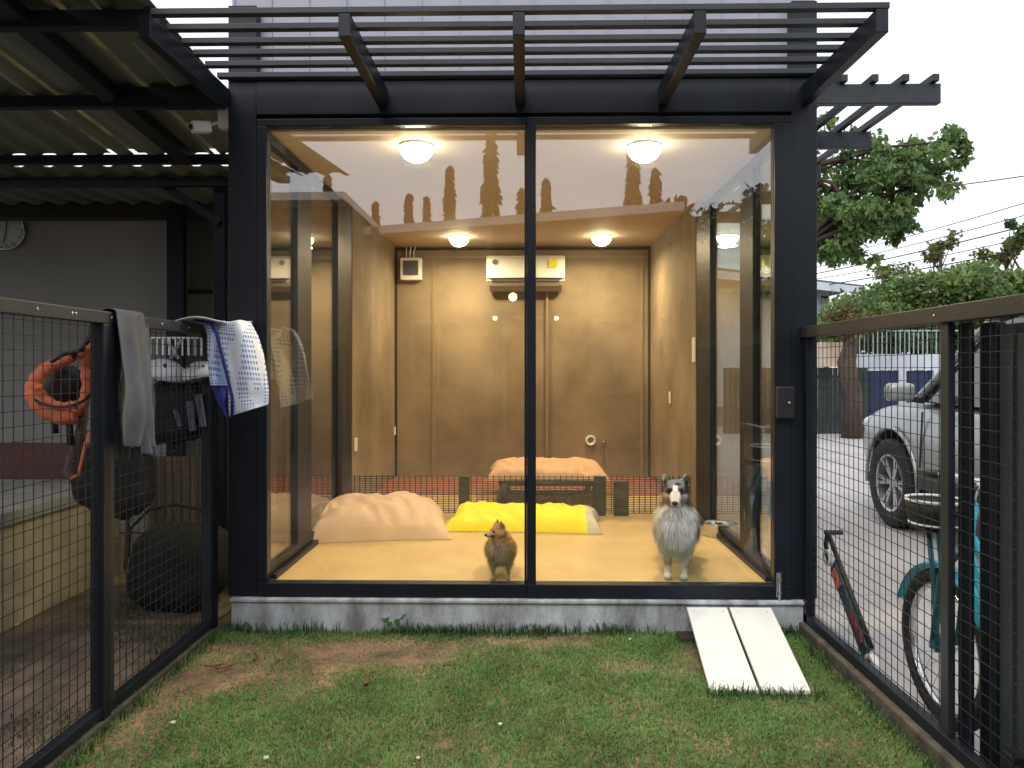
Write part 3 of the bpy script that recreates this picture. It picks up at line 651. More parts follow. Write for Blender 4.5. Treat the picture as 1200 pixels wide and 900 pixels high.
# ============================================================ cloths on the left fence
def drape(name, label, mat, P, th=.006, cat='clothing', sub=1, kids=()):
    o = MB().grid(P).build(name, mat, smooth=True, solid=th, sub=sub); return tag(o, label, cat)
m_grey = M('charcoal_grey_cotton', (.12, .125, .145), .9, var=.18, scale=9, bump=.3, bscale=90)
ya, yb = PX(134, 500, FLX + .03).y, PX(172, 500, FLX + .03).y
def trouser(front, y0, y1, zbot, sd):
    P = []
    for i in range(28):
        u = i / 27; row = []
        for j in range(34):
            v = j / 33; z = ztop + .012 - v * (ztop - zbot) - .03 * u * v; amp = .005 + .024 * min(1, v * 2)
            f = math.sin(u * 11 + sd + 1.5 * v) * .5 + mnoise.noise(Vector((u * 4, v * 2.2, sd))) * 1.1
            pinch = 1 + .10 * (v - .3)
            y = (y0 + y1) / 2 + (u - .5) * (y1 - y0) * pinch + .012 * mnoise.noise(Vector((u, v * 4, sd)))
            x = FLX + front * (.030 + amp * (1 + f)) - .004 * front * (1 - v)
            row.append((x, y, z))
        P.append(row)
    return P
A = trouser(1, ya, yb - .02, .985, 1.0); B = trouser(-1, ya + .01, yb + .02, .93, 4.0)
rows = [list(reversed(B[i])) + [(FLX, (A[i][0][1] + B[i][0][1]) / 2, ztop + .017)] + A[i] for i in range(28)]
tr = drape('grey_trousers', 'charcoal grey cotton trousers slung over the left fence rail', m_grey, rows, .006)
C_ = trouser(1, yb - .10, yb + .03, .955, 7.0); C_ = [[(x - .012, y, z - .012) for x, y, z in r] for r in C_]
MB().grid(C_).build('rear_leg', m_grey, tr, smooth=True, solid=.005, sub=1)

def dotmat(name, base, dot, sc, thr=.2):
    m = M(name, base, .9, var=.04, bump=.3, bscale=70); n = m.node_tree.nodes; l = m.node_tree.links; b = n['Principled BSDF']
    uv = n.new('ShaderNodeUVMap'); mp = n.new('ShaderNodeMapping'); mp.inputs['Scale'].default_value = (sc * .72, sc * 1.15, 1); l.new(uv.outputs[0], mp.inputs[0])
    fr_ = n.new('ShaderNodeVectorMath'); fr_.operation = 'FRACTION'; l.new(mp.outputs[0], fr_.inputs[0])
    sb = n.new('ShaderNodeVectorMath'); sb.operation = 'SUBTRACT'; sb.inputs[1].default_value = (.5, .5, 0); l.new(fr_.outputs[0], sb.inputs[0])
    ln = n.new('ShaderNodeVectorMath'); ln.operation = 'LENGTH'; l.new(sb.outputs[0], ln.inputs[0])
    lt = n.new('ShaderNodeMath'); lt.operation = 'LESS_THAN'; lt.inputs[1].default_value = .31; l.new(ln.outputs['Value'], lt.inputs[0])
    # the printed dots come in patches
    nz = n.new('ShaderNodeTexNoise'); nz.inputs['Scale'].default_value = 3.2; nz.inputs['Detail'].default_value = 0; l.new(uv.outputs[0], nz.inputs[0])
    gt_ = n.new('ShaderNodeMath'); gt_.operation = 'GREATER_THAN'; gt_.inputs[1].default_value = thr; l.new(nz.outputs[0], gt_.inputs[0])
    mu = n.new('ShaderNodeMath'); mu.operation = 'MULTIPLY'; l.new(lt.outputs[0], mu.inputs[0]); l.new(gt_.outputs[0], mu.inputs[1])
    mx_ = n.new('ShaderNodeMixRGB'); l.new(mu.outputs[0], mx_.inputs[0]); src = b.inputs['Base Color'].links[0].from_socket
    l.new(src, mx_.inputs[1]); mx_.inputs[2].default_value = (*dot, 1); l.new(mx_.outputs[0], b.inputs['Base Color']); return m
def uvgrid(o, nu, nv):
    me = o.data; uv = me.uv_layers.new(name='UVMap')
    for lp in me.loops:
        k = lp.vertex_index; uv.data[lp.index].uv = ((k // nv) / (nu - 1), (k % nv) / (nv - 1))
m_tow = dotmat('white_towel_blue_dots', (.80, .83, .88), (.14, .26, .62), 22, .44)
m_tow2 = dotmat('pale_blue_towel', (.60, .70, .86), (.07, .13, .42), 17, .40)
m_navy = M('navy_cloth', (.02, .03, .20), .85, var=.15, bump=.3)
def lobe(yc, ks, zl, depth, sd, nu=26, nv=40):
    """cloth over the rail: outline given by pixel edges, rows down the drape; bulges towards the lawn"""
    P = []
    for i in range(nu):
        u = i / (nu - 1); row = []
        for j in range(nv):
            v = j / (nv - 1); k = v * (len(ks) - 1); a = int(min(k, len(ks) - 2)); t = k - a
            L = [ks[a][q] * (1 - t) + ks[a + 1][q] * t for q in range(4)]   # pxleft, pyleft, pxright, pyright
            px = L[0] * (1 - u) + L[2] * u; py = L[1] * (1 - u) + L[3] * u
            bul = math.sin(math.pi * u) ** .6 * depth * (.5 + .5 * math.sin(math.pi * min(1, v * 1.2 + .1)))
            f = .016 * math.sin(u * 9 + sd + v * 2) + .02 * mnoise.noise(Vector((u * 3, v * 3, sd)))
            yy = yc - bul - f * min(1, v * 4) - .05 * v
            row.append(PY(px, py, yy))
        P.append(row)
    return P
tw = thing('towel', 'white towel with blue dots and navy trim bunched over the fence end', 'towel', (-1.4, -.3, .9))
ks = [(266, 378, 281, 375), (258, 379, 294, 378), (256, 388, 303, 395), (258, 410, 309, 415), (264, 435, 313, 440), (268, 460, 315, 458), (268, 478, 315, 471), (269, 488, 314, 474)]
P = lobe(-.30, ks, 0, .085, 2); o = MB().grid(P).build('outer_fold', m_tow, tw, smooth=True, solid=.006, sub=1); uvgrid(o, 26, 40)
ks = [(226, 376, 262, 378), (238, 379, 266, 382), (243, 392, 268, 396), (243, 410, 270, 415), (245, 440, 273, 445), (247, 452, 275, 452)]
P = lobe(-.26, ks, 0, .05, 5); o = MB().grid(P).build('inner_fold', m_tow2, tw, smooth=True, solid=.006, sub=1); uvgrid(o, 26, 40)
ks = [(247, 449, 276, 446), (252, 465, 277, 462), (262, 483, 274, 482), (266, 490, 271, 489)]
P = lobe(-.255, ks, 0, .045, 5); MB().grid(P).build('navy_patch', m_navy, tw, smooth=True, solid=.006, sub=1)
pts = [PY(228, 375, -.30), PY(246, 378, -.345), PY(254, 392, -.375), PY(259, 412, -.385), PY(266, 440, -.39), PY(272, 466, -.39), PY(272, 488, -.37)]
MB().tube(pts, .0075, 6).build('navy_trim', m_navy, tw, smooth=True)
a, b = PY(226, 376, -.2), PY(290, 376, -.2)
P = [[(x, y, ztop + .012 + .012 * math.sin(x * 22 + y * 9)) for y in np.linspace(-.40, -.03, 10)] for x in np.linspace(a.x, b.x - .03, 12)]
MB().grid(P).build('top_fold', m_tow, tw, smooth=True, solid=.008, sub=1)

# ============================================================ things hung and stored in the carport
m_orange = M('orange_nylon', (.68, .17, .07), .6, var=.12, scale=12, bump=.4, bscale=30)
lv = thing('life_vest', 'orange padded life vest with black lining hanging by its strap', 'life vest', (PY(70, 440, -.8).x, -.8, .9))
def loop(px_c, py_c, rx, ry, Y, a0, a1, n=26, wob=.0, sd=0):
    return [PY(px_c + rx * math.cos(t) * (1 + wob * math.sin(3 * t + sd)), py_c + ry * math.sin(t) * (1 + wob * math.cos(2 * t + sd)), Y + .03 * math.cos(2 * t)) for t in np.linspace(a0, a1, n)]
def nrad(n, r, k=3.2): return [r * (1 + .18 * abs(math.sin(k * math.pi * i / n))) for i in range(n)]
def pathpx(pp, Y): 
    P = [PY(x, y, Y + .02 * math.sin(k)) for k, (x, y) in enumerate(pp)]; Q = []
    for k in range(len(P) - 1):
        a = P[max(k - 1, 0)]; b = P[k]; c = P[k + 1]; d = P[min(k + 2, len(P) - 1)]
        for q in range(5):
            t = q / 5; Q.append(.5 * ((2 * b) + (c - a) * t + (2 * a - 5 * b + 4 * c - d) * t * t + (3 * b - a - 3 * c + d) * t ** 3))
    return Q + [P[-1]]
pp = pathpx([(98, 412), (78, 421), (56, 431), (42, 446), (38, 462), (48, 478), (68, 489), (90, 489)], -.85); MB().tube(pp, [.017 + .010 * min(1, k / 12) + .003 * math.sin(k * 1.9) for k in range(len(pp))], 10).build('padding', m_orange, lv, smooth=True)
pp = pathpx([(104, 404), (100, 425), (102, 450), (98, 472), (88, 484)], -.84); MB().tube(pp, [.020 + .003 * math.sin(k * 1.7) for k in range(len(pp))], 10).build('padding', m_orange, lv, smooth=True)
pp = pathpx([(44, 452), (52, 466), (70, 476), (90, 474)], -.87); MB().tube(pp, [.017 + .003 * math.sin(k * 2.1) for k in range(len(pp))], 10).build('lower_padding', m_orange, lv, smooth=True)
MB().ball(PY(74, 450, -.74), (.085, .05, .085), 20, 12).build('lining', m_black, lv, smooth=True)
mb = MB(); mb.tube([PY(85, 418, -.86), PY(97, 408, -.86), PY(106, 394, -.83), PY(109, 372, -.83)], .010, 8); mb.tube([PY(60, 424, -.89), PY(75, 415, -.9), PY(92, 412, -.89)], .008, 6)
mb.tube(loop(70, 455, 37, 22, -.895, R(20), R(165), 20), .006, 6)
for (x, y0, y1) in ((62, 480, 508), (80, 482, 522), (72, 478, 492)): mb.bar(PY(x, y0, -.84), PY(x + 3, y1, -.84), .022, .012)
mb.build('strap', m_black, lv, smooth=True)
m_rope = M('mauve_grey_nylon', (.10, .075, .08), .8, var=.3, bump=.3)
ls = thing('leash', 'grey and orange nylon lead hanging in a loop below the life vest', 'leash', (PY(90, 530, -.8).x, -.8, .7))
MB().tube([PY(99, 478, -.8), PY(94, 510, -.81), PY(86, 535, -.8), PY(80, 553, -.8), PY(86, 563, -.8), PY(96, 557, -.79)], [.018, .02, .022, .02, .018, .01], 8).build('webbing', m_rope, ls, smooth=True)
MB().tube([PY(103, 505, -.79), PY(98, 530, -.82), PY(92, 556, -.82), PY(82, 562, -.82)], .006, 6).build('orange_cord', m_orange, ls, smooth=True)
m_bag = M('black_bag_fabric', (.014, .014, .017), .85, var=.35, scale=6, bump=.6, bscale=18)
def lump(mb, c, r, sd, n=32, m=22, amp=.16, flat=None):
    P = []
    for i in range(m + 1):
        th = math.pi * i / m; row = []
        for j in range(n + 1):
            ph = 2 * math.pi * (j % n) / n; d = Vector((math.sin(th) * math.cos(ph), math.sin(th) * math.sin(ph), math.cos(th)))
            sq = (abs(d.x) ** 3 + abs(d.y) ** 3 + abs(d.z) ** 3) ** (-1 / 3)
            k = sq * (1 + amp * mnoise.noise(d * 1.8 + Vector((sd, 0, 0))) + amp * .4 * mnoise.noise(d * 5 + Vector((sd, 3, 0))))
            p = Vector((d.x * r[0] * k, d.y * r[1] * k, d.z * r[2] * k)) + Vector(c)
            if flat is not None: p.z = max(p.z, flat)
            row.append(p)
        P.append(row)
    return mb.grid(P)
c = PY(203, 640, .25); 
cv = thing('pet_carrier', 'large domed black fabric pet carrier standing on the carport floor', 'carrier', (c.x, .35, GZ0))
mb = MB(); lump(mb, (c.x, .35, .20), (.25, .22, .225), 2, amp=.08, flat=GZ0 + .002); mb.build('cover', m_bag, cv, smooth=True)
P = [PY(150, 655, .10), PY(152, 620, .1), PY(175, 597, .1), PY(205, 591, .1), PY(235, 597, .1), PY(254, 612, .1)]
MB().tube(P, .009, 6).build('piping', m_rubber, cv, smooth=True)
mb = MB(); lump(mb, PY(145, 565, -.25), (.13, .09, .16), 5); lump(mb, PY(110, 560, -.3), (.08, .07, .14), 7)
bk = mb.build('backpack', m_bag, smooth=True); tag(bk, 'slumped black backpack hanging behind the grey trousers', 'backpack')
MB().tube([PY(150, 600, -.28), PY(149, 640, -.28), PY(147, 665, -.27), PY(150, 672, -.27)], .010, 6).build('strap', m_black, bk)
mb = MB(); lump(mb, PY(200, 485, -.05), (.15, .10, .15), 9, amp=.22); lump(mb, PY(228, 470, -.05), (.07, .07, .09), 11); 
jk = mb.build('dark_jacket', m_bag, smooth=True); tag(jk, 'bundled black jacket hanging below the white helmets', 'jacket')
mb = MB(); 
for (x0, x1, y0, y1) in ((205, 212, 480, 500), (222, 226, 470, 505), (232, 238, 462, 500)): mb.bar(PY(x0, y0, -.16), PY(x1, y1, -.16), .03, .012)
mb.build('sleeve_tag', M('slate_cloth', (.10, .11, .17), .9, bump=.3), jk)
for (px, py, r, lab, sd) in ((192, 440, .098, 'white helmet hanging nearest the grey trousers', 1), (236, 440, .085, 'white and black helmet hanging beside the dotted towel', 2)):
    q = PY(px, py, -.12); h = thing('helmet', lab, 'helmet', q)
    prof = [(math.sin(t) * r, math.cos(t) * r * .8) for t in np.linspace(.001, 1.75, 14)]
    MB().lathe(prof, 26, Matrix.Translation(q) @ Matrix.Rotation(R(12 * (1 if sd == 1 else -1)), 4, 'Y')).build('shell', M('helmet_white', (.62, .64, .70), .35), h, smooth=True, solid=.006)
    mb = MB()
    for k in (-1, 0, 1): mb.tube([q + Vector((k * r * .45, -r * .93 + abs(k) * .012, -.02)), q + Vector((k * r * .4, -r * .68, r * .58))], .008, 6)
    mb.build('vent', m_black, h); mb = MB(); mb.tube([q + Vector((-r * .9, 0, -.02)), q + Vector((-.01, -.02, -.13)), q + Vector((r * .9, 0, -.02))], .005, 6); mb.build('strap', m_black, h)
# clip airer
q0 = PY(176, 396, -.15); q1 = PY(236, 396, -.15); ai = thing('clothes_airer', 'small hanging airer with a row of white pegs under the fence rail', 'airer', ((q0.x + q1.x) / 2, -.15, q0.z))
MB().tube([q0, q1], .005, 6).build('rail', m_white, ai)
for k in range(9):
    a = q0.lerp(q1, k / 8); MB().bar(a, a + Vector((0, 0, -.085)), .009, .007).build('peg', m_white, ai)
mb = MB(); mb.tube([q0.lerp(q1, .3), q0.lerp(q1, .55) + Vector((0, 0, -.10))], .008, 6); mb.tube([q0.lerp(q1, .62), q0.lerp(q1, .40) + Vector((0, 0, -.10))], .008, 6); mb.build('cord', M('checked_cord', (.35, .38, .45), .8), ai)
tag(MB().tube([PY(131, 700, -.2), PY(131, 500, -.2)], .010, 10).build('pole', M('pale_grey_pole', (.34, .34, .36), .4), smooth=True), 'thin pale grey pole standing behind the left fence', 'pole')
# wall clock
q = PY(8, 270, 2.19); ck = thing('wall_clock', 'round silver rimmed wall clock on the dim grey wall', 'clock', (q.x, 2.2, q.z)); T = Matrix.Translation((q.x, 2.198, q.z)) @ Matrix.Rotation(R(90), 4, 'X')
MB().lathe([(.140, 0), (.162, 0), (.166, .02), (.156, .035), (.142, .025), (.140, 0)], 40, T).build('rim', m_chrome, ck, smooth=True)
MB().lathe([(.0001, .01), (.1405, .01), (.1405, .012), (.0001, .012)], 40, T).build('face', M('clock_face', (.50, .56, .58), .3), ck)
mb = MB(); y = 2.18; mb.bar((q.x, y, q.z), (q.x + .005, y, q.z + .075), .008, .003, (0, 1, 0)); mb.bar((q.x, y, q.z), (q.x - .02, y, q.z - .10), .006, .003, (0, 1, 0)); mb.build('hand', m_black, ck)
for k in range(12):
    mb = MB(); t = k * math.pi / 6; d = Vector((math.sin(t), 0, math.cos(t))); c0 = Vector((q.x, 2.184, q.z)); mb.bar(c0 + d * .112, c0 + d * .130, .007, .002, (0, 1, 0)); mb.build('hour_mark', m_black, ck)
# security camera
sc_ = thing('security_camera', 'small white security camera on a wall bracket beside the dark column', 'camera', (PY(262, 140, .05).x, .05, 2.5))
a, b = PY(257, 128, .02), PY(271, 151, .02); bx((a.x, .0, b.z), (xa - .001, .05, a.z)).build('junction_box', m_white, sc_, bevel=.003)
a = PY(256, 143, .02); b = PY(243, 148, -.02); MB().tube([a, b], .008, 8).build('arm', m_white, sc_)
q = PY(235, 149, -.03); mb = MB(); mb.bar(q + Vector((.035, .03, .008)), q + Vector((-.03, -.03, -.008)), .05, .055); mb.build('housing', m_white, sc_, bevel=.006)
MB().ball(q + Vector((-.032, -.032, -.008)), .014, 12, 8).build('lens', m_black, sc_, smooth=True)
# ============================================================ folded scooter leaning outside the right fence
S0 = Vector((1.475, -.53, GZ0 + .05)); S1 = Vector((1.475, -.06, .43))
sc2 = thing('kick_scooter', 'folded dark teal and red kick scooter leaning outside the right fence', 'scooter', (1.475, -.5, GZ0))
d = (S1 - S0).normalized(); up = Vector((0, -d.z, d.y)); 
m_teal = M('dark_teal_paint', (.02, .06, .075), .35, var=.1); m_redp = M('deep_red_paint', (.20, .02, .03), .4)
MB().bar(S0 + d * .06 - up * .0, S1 - d * .12, .08, .03, (1, 0, 0)).build('deck', m_teal, sc2, bevel=.008)
MB().bar(S0 + d * .09 + up * .022 - Vector((.019, 0, 0)), S0 + d * .24 + up * .022 - Vector((.019, 0, 0)), .034, .006, (1, 0, 0)).build('grip_panel', m_redp, sc2, bevel=.004)
MB().bar(S0 + d * .38 - Vector((.019, 0, 0)), S0 + d * .47 - Vector((.019, 0, 0)), .05, .006, (1, 0, 0)).build('red_badge', M('salmon_paint', (.45, .14, .1), .5), sc2)
mb = MB(); mb.tube([S0 + up * .055 + d * .05, S1 + up * .05 + d * .03], .012, 8); mb.tube([S1 + up * .05 + d * .03, S1 - up * .01 + d * .01, S1 - up * .04 - d * .04], .011, 8); mb.build('stem', m_black, sc2, smooth=True)
MB().tube([S1 + up * .05 + d * .03 + Vector((-.015, 0, 0)), S1 + up * .05 + d * .03 + Vector((.07, 0, 0))], .012, 8).build('handlebar', m_black, sc2)
for c, r in ((S0 + Vector((0, 0, .0)), .05), (S1 - d * .06 - up * .03, .04)):
    T = Matrix.Translation(c) @ Matrix.Rotation(R(90), 4, 'Y'); w = MB().lathe([(r * .6, -.014), (r, -.014), (r, .014), (r * .6, .014), (r * .6, -.014)], 24, T).build('wheel', m_white, sc2, smooth=False, bevel=.003)
    MB().lathe([(.0001, -.008), (r * .59, -.008), (r * .59, .008), (.0001, .008)], 20, T).build('hub', m_rubber, w)

# ============================================================ child's bicycle
HX, HYb, HR = 1.545, -.95, .285
bz = GZ0 + HR + .004
bi = thing('bicycle', "turquoise child's bicycle with mudguards parked outside the right fence", 'bicycle', (HX, -1.35, GZ0))
m_turq = M('turquoise_paint', (.03, .42, .55), .3, var=.08); m_dteal = M('dark_turquoise_paint', (.02, .13, .16), .4)
def wheel(c, nm):
    T = Matrix.Translation(c) @ Matrix.Rotation(R(90), 4, 'Y')
    prof = [(HR - .026 + .026 * math.cos(t), .024 * math.sin(t)) for t in np.linspace(0, 2 * math.pi, 13)]
    w = MB().lathe(prof, 48, T).build(nm, m_rubber, bi, smooth=True)
    MB().lathe([(HR - .062, -.012), (HR - .05, -.014), (HR - .048, .014), (HR - .062, .012), (HR - .066, 0), (HR - .062, -.012)], 48, T).build('rim', m_chrome, w, smooth=True)
    MB().lathe([(.0001, -.04), (.018, -.04), (.02, -.028), (.012, -.02), (.012, .02), (.02, .028), (.018, .04), (.0001, .04)], 16, T).build('hub', m_chrome, w)
    mb = MB()
    for k in range(20):
        t = 2 * math.pi * k / 20; s = (-1) ** k * .026; t2 = t + .5 * (-1) ** (k // 2)
        mb.tube([c + Vector((s, .018 * math.cos(t), .018 * math.sin(t))), c + Vector((0, (HR - .064) * math.cos(t2), (HR - .064) * math.sin(t2)))], .0011, 4)
    mb.build('spokes', m_chrome, w); return w
FW = Vector((HX, HYb, bz)); RW = Vector((HX + .02, HYb - .83, bz))
wheel(FW, 'front_wheel'); wheel(RW, 'rear_wheel')
def guard(c, a0, a1, nm):
    P = []
    for t in np.linspace(R(a0), R(a1), 30):
        P.append([c + Vector((s * .034, math.cos(t) * (HR + .026 - .014 * s * s), math.sin(t) * (HR + .026 - .014 * s * s))) for s in (-1, -.6, 0, .6, 1)])
    return MB().grid(P).build(nm, m_turq, bi, smooth=True, solid=.003)
guard(FW, 18, 150, 'front_mudguard'); guard(RW, 30, 185, 'rear_mudguard')
t = R(18); MB().bar(FW + Vector((0, math.cos(t) * (HR + .024), math.sin(t) * (HR + .024))), FW + Vector((0, math.cos(R(8)) * (HR + .026), math.sin(R(8)) * (HR + .026))), .055, .01, (1, 0, 0)).build('mud_flap', m_white, bi)
HD = Vector((HX, HYb - .13, .66)); HT = HD + Vector((0, -.035, .16))
mb = MB()
for s in (-1, 1): mb.tube([FW + Vector((s * .045, 0, 0)), FW + Vector((s * .045, -.05, .27)), HD + Vector((s * .02, .02, -.03))], .012, 8)
mb.build('fork', m_dteal, bi, smooth=True)
BBk = Vector((HX + .01, HYb - .46, .20)); SC = Vector((HX + .015, HYb - .60, .52))
mb = MB(); mb.tube([HD, HD + Vector((0, -.16, -.20)), BBk], .019, 10); mb.tube([HD + Vector((0, -.02, .06)), HD + Vector((0, -.2, -.10)), SC + Vector((0, 0, -.15))], .014, 10); mb.tube([BBk, SC], .016, 10)
mb.tube([HD + Vector((0, .01, -.05)), HT], .021, 10)
for s in (-1, 1): mb.tube([BBk + Vector((s * .02, 0, 0)), RW + Vector((s * .05, 0, 0))], .009, 8); mb.tube([SC + Vector((0, 0, -.05)), RW + Vector((s * .05, 0, 0))], .008, 8)
mb.build('frame', m_turq, bi, smooth=True)
mb = MB(); mb.tube([HT, HT + Vector((0, -.03, .08))], .012, 8); HB = HT + Vector((0, -.03, .08))
mb.tube([HB + Vector((-.16, -.05, .03)), HB + Vector((-.09, -.01, .02)), HB, HB + Vector((.10, -.01, .02)), HB + Vector((.22, -.05, .03))], .010, 8); mb.build('handlebar', m_chrome, bi, smooth=True)
gl = PX(1079, 553, HX - .115)
MB().tube([HB + Vector((-.155, -.05, .03)), gl], [.014, .015], 10).build('grip', m_black, bi, smooth=True); MB().tube([HB + Vector((.21, -.045, .03)), HB + Vector((.30, -.10, .03))], .015, 10).build('grip', m_black, bi)
MB().tube([SC, SC + Vector((0, -.01, .10))], .012, 8).build('seat_post', m_chrome, bi)
mb = MB(); mb.ball(SC + Vector((0, -.07, .12)), (.085, .10, .03)); mb.ball(SC + Vector((0, .08, .12)), (.03, .10, .022)); mb.build('saddle', m_black, bi, smooth=True)
# small front basket with a white rim
c0 = PX(1086, 592, HX - .03); bw, bd_ = .095, .10
c0 = Vector((HX - .035, HYb + .0, .80))
def ring(z, k, n=24): return [c0 + Vector((bw * k * math.cos(t), bd_ * k * math.sin(t), z)) for t in np.linspace(0, 2 * math.pi, n)]
bs = MB().grid([ring(.0, 1), ring(-.045, .95), ring(-.10, .84), ring(-.103, .0)]).build('basket', m_black, bi, smooth=True, solid=.006)
mb = MB(); mb.tube(ring(.003, 1.02), .0065, 6, False); mb.tube(ring(-.082, .9), .0045, 6, False); mb.build('rim', m_white, bs, smooth=True)
MB().tube([c0 + Vector((0, -.09, -.05)), HT + Vector((0, .02, -.03))], .01, 6).build('bracket', m_black, bs)
for (xx, mm_, rr_) in ((.0, m_turq, .011), (-.035, m_dteal, .010)):
    MB().tube([c0 + Vector((xx + .02, .02, -.10)), c0 + Vector((xx + .03, .0, -.30)), FW + Vector((-.05, -.01 + xx, .0))], rr_, 8).build('rack_stay', mm_, bi, smooth=True)
m_pink = M('pink_plastic', (.62, .05, .16), .35)
for dx in (-.01, .10):
    MB().ball(HB + Vector((dx - .03, .0, -.16 + .02 * 0)), (.018, .018, .02), 12, 8).build('pink_bell' if dx < 0 else 'pink_reflector', m_pink, bi, smooth=True)
T = Matrix.Translation(BBk) @ Matrix.Rotation(R(90), 4, 'Y'); MB().lathe([(.05, -.03), (.06, -.03), (.06, -.026), (.05, -.026), (.05, -.03)], 24, T).build('chainwheel', m_chrome, bi)
for s in (-1, 1):
    e = BBk + Vector((s * .06, s * .10, s * .05)); MB().tube([BBk + Vector((s * .05, 0, 0)), e], .008, 6).build('crank', m_chrome, bi)
    MB().bar(e, e + Vector((s * .085, 0, 0)), .06, .02).build('pedal', m_black, bi, bevel=.004)
MB().tube([RW + Vector((-.05, .05, 0)), RW + Vector((-.14, .02, -bz + GZ0 + .012))], .008, 6).build('kickstand', m_chrome, bi)

# ============================================================ silver car (local x forward, y left, z up)
m_silver = M('silver_car_paint', (.36, .39, .41), .28, metal=.35, var=.04); m_tint = M('tinted_glass', (.012, .014, .016), .04, var=.05, spec=1)
car = thing('parked_car', 'silver grey off-road car parked on the driveway behind the bicycle', 'car', (3.92, 1.05, GZ0 + .004), R(90 - 1.5))
L2 = 2.42
def car_sections():
    st = [(-2.30, .86, 1.00, .86), (-2.22, .93, 1.06, .90), (-1.4, .935, 1.09, .93), (-.3, .935, 1.07, .93), (.7, .93, 1.06, .93), (1.1, .925, 1.06, .91), (1.5, .92, 1.045, .89), (1.95, .90, .99, .87), (2.2, .83, .90, .82), (2.36, .70, .80, .72), (2.42, .60, .70, .62)]
    P = []
    for (x, w, zt_, ws) in st:
        zl = .30 if abs(x) < 2.1 else .38
        half = [(w * .90, zl), (w * .985, zl + .10), (w, .62), (w * .99, .80), (w * .955, zt_ - .10), (w * .90, zt_ - .03), (w * .72, zt_), (w * .35, zt_ + .018), (0, zt_ + .022)]
        row = [(x, y, z) for y, z in half] + [(x, -y, z) for y, z in reversed(half[:-1])]; row.append(row[0]); P.append(row)
    return P
P = car_sections(); mb = MB(); mb.grid(P)
n_ = len(P[0]) - 1; mb.f += [tuple(range(n_))]; mb.mi.append(0); b_ = (len(P) - 1) * (n_ + 1); mb.f += [tuple(b_ + i for i in range(n_))]; mb.mi.append(0)
body_c = mb.build('body', m_silver, car, local=True, smooth=True)
bm = bmesh.new(); bm.from_mesh(body_c.data); bmesh.ops.remove_doubles(bm, verts=bm.verts, dist=1e-5); bmesh.ops.recalc_face_normals(bm, faces=bm.faces); bm.to_mesh(body_c.data); bm.free()
md = body_c.modifiers.new('sub', 'SUBSURF'); md.levels = 2; md.render_levels = 2
cut = MB()
for x in (1.42, -1.38):
    for s in (-1, 1): cut.lathe([(.0001, -.34), (.435, -.34), (.435, .34), (.0001, .34)], 40, Matrix.Translation((x, s * .93, .375)) @ Matrix.Rotation(R(90), 4, 'X'))
co_ = cut.build('cutter', m_rubber, None, local=True)
md = body_c.modifiers.new('arch', 'BOOLEAN'); md.operation = 'DIFFERENCE'; md.object = co_; md.solver = 'EXACT'
bpy.context.view_layer.update()
co_.parent = car; bpy.context.view_layer.update()
dg = bpy.context.evaluated_depsgraph_get(); dg.update(); m2 = bpy.data.meshes.new_from_object(body_c.evaluated_get(dg)); body_c.modifiers.clear(); body_c.data = m2
bpy.data.objects.remove(co_)
m2.polygons.foreach_set('use_smooth', [True] * len(m2.polygons))
if len(m2.materials) < 2: m2.materials.append(m_rubber)
for p_ in m2.polygons:
    c_ = p_.center
    for x in (1.42, -1.38):
        r_ = math.hypot(c_.x - x, c_.z - .375)
        if r_ < .4345 and c_.z < .95 and abs(c_.y) < .95 and (abs(r_ - .434) < .006 or abs(abs(c_.y) - .59) < .02): p_.material_index = 1
# greenhouse
G = []
for (x, w, z) in ((-2.15, .80, 1.06), (-1.95, .72, 1.66), (-1.5, .70, 1.76), (-.2, .70, 1.78), (.35, .68, 1.70), (1.12, .80, 1.06)):
    zb_c = 1.05; wb = .86
    G.append([(x if z > 1.1 else x, wb, zb_c), (x, w + .02, z - .08 if z > 1.1 else z), (x, w - .08, z), (x, 0, z + .015), (x, -w + .08, z), (x, -w - .02, z - .08 if z > 1.1 else z), (x, -wb, zb_c)])
MB().grid(G).build('windows', m_tint, car, local=True, smooth=False)
mb = MB()
for s in (-1, 1):
    mb.tube([(1.14, s * .84, 1.07), (.36, s * .71, 1.66), (-.2, s * .725, 1.745), (-1.5, s * .72, 1.725), (-1.97, s * .74, 1.62), (-2.17, s * .83, 1.06)], .032, 8)
    for x in (-.25, -1.35): mb.bar((x, s * .875, 1.05), (x - .03, s * .728, 1.72), .09, .03, (0, 1, 0))
mb.box((-1.85, -.64, 1.745), (.1, .64, 1.80)); mb.build('roof', m_silver, car, local=True, smooth=False, bevel=.01)
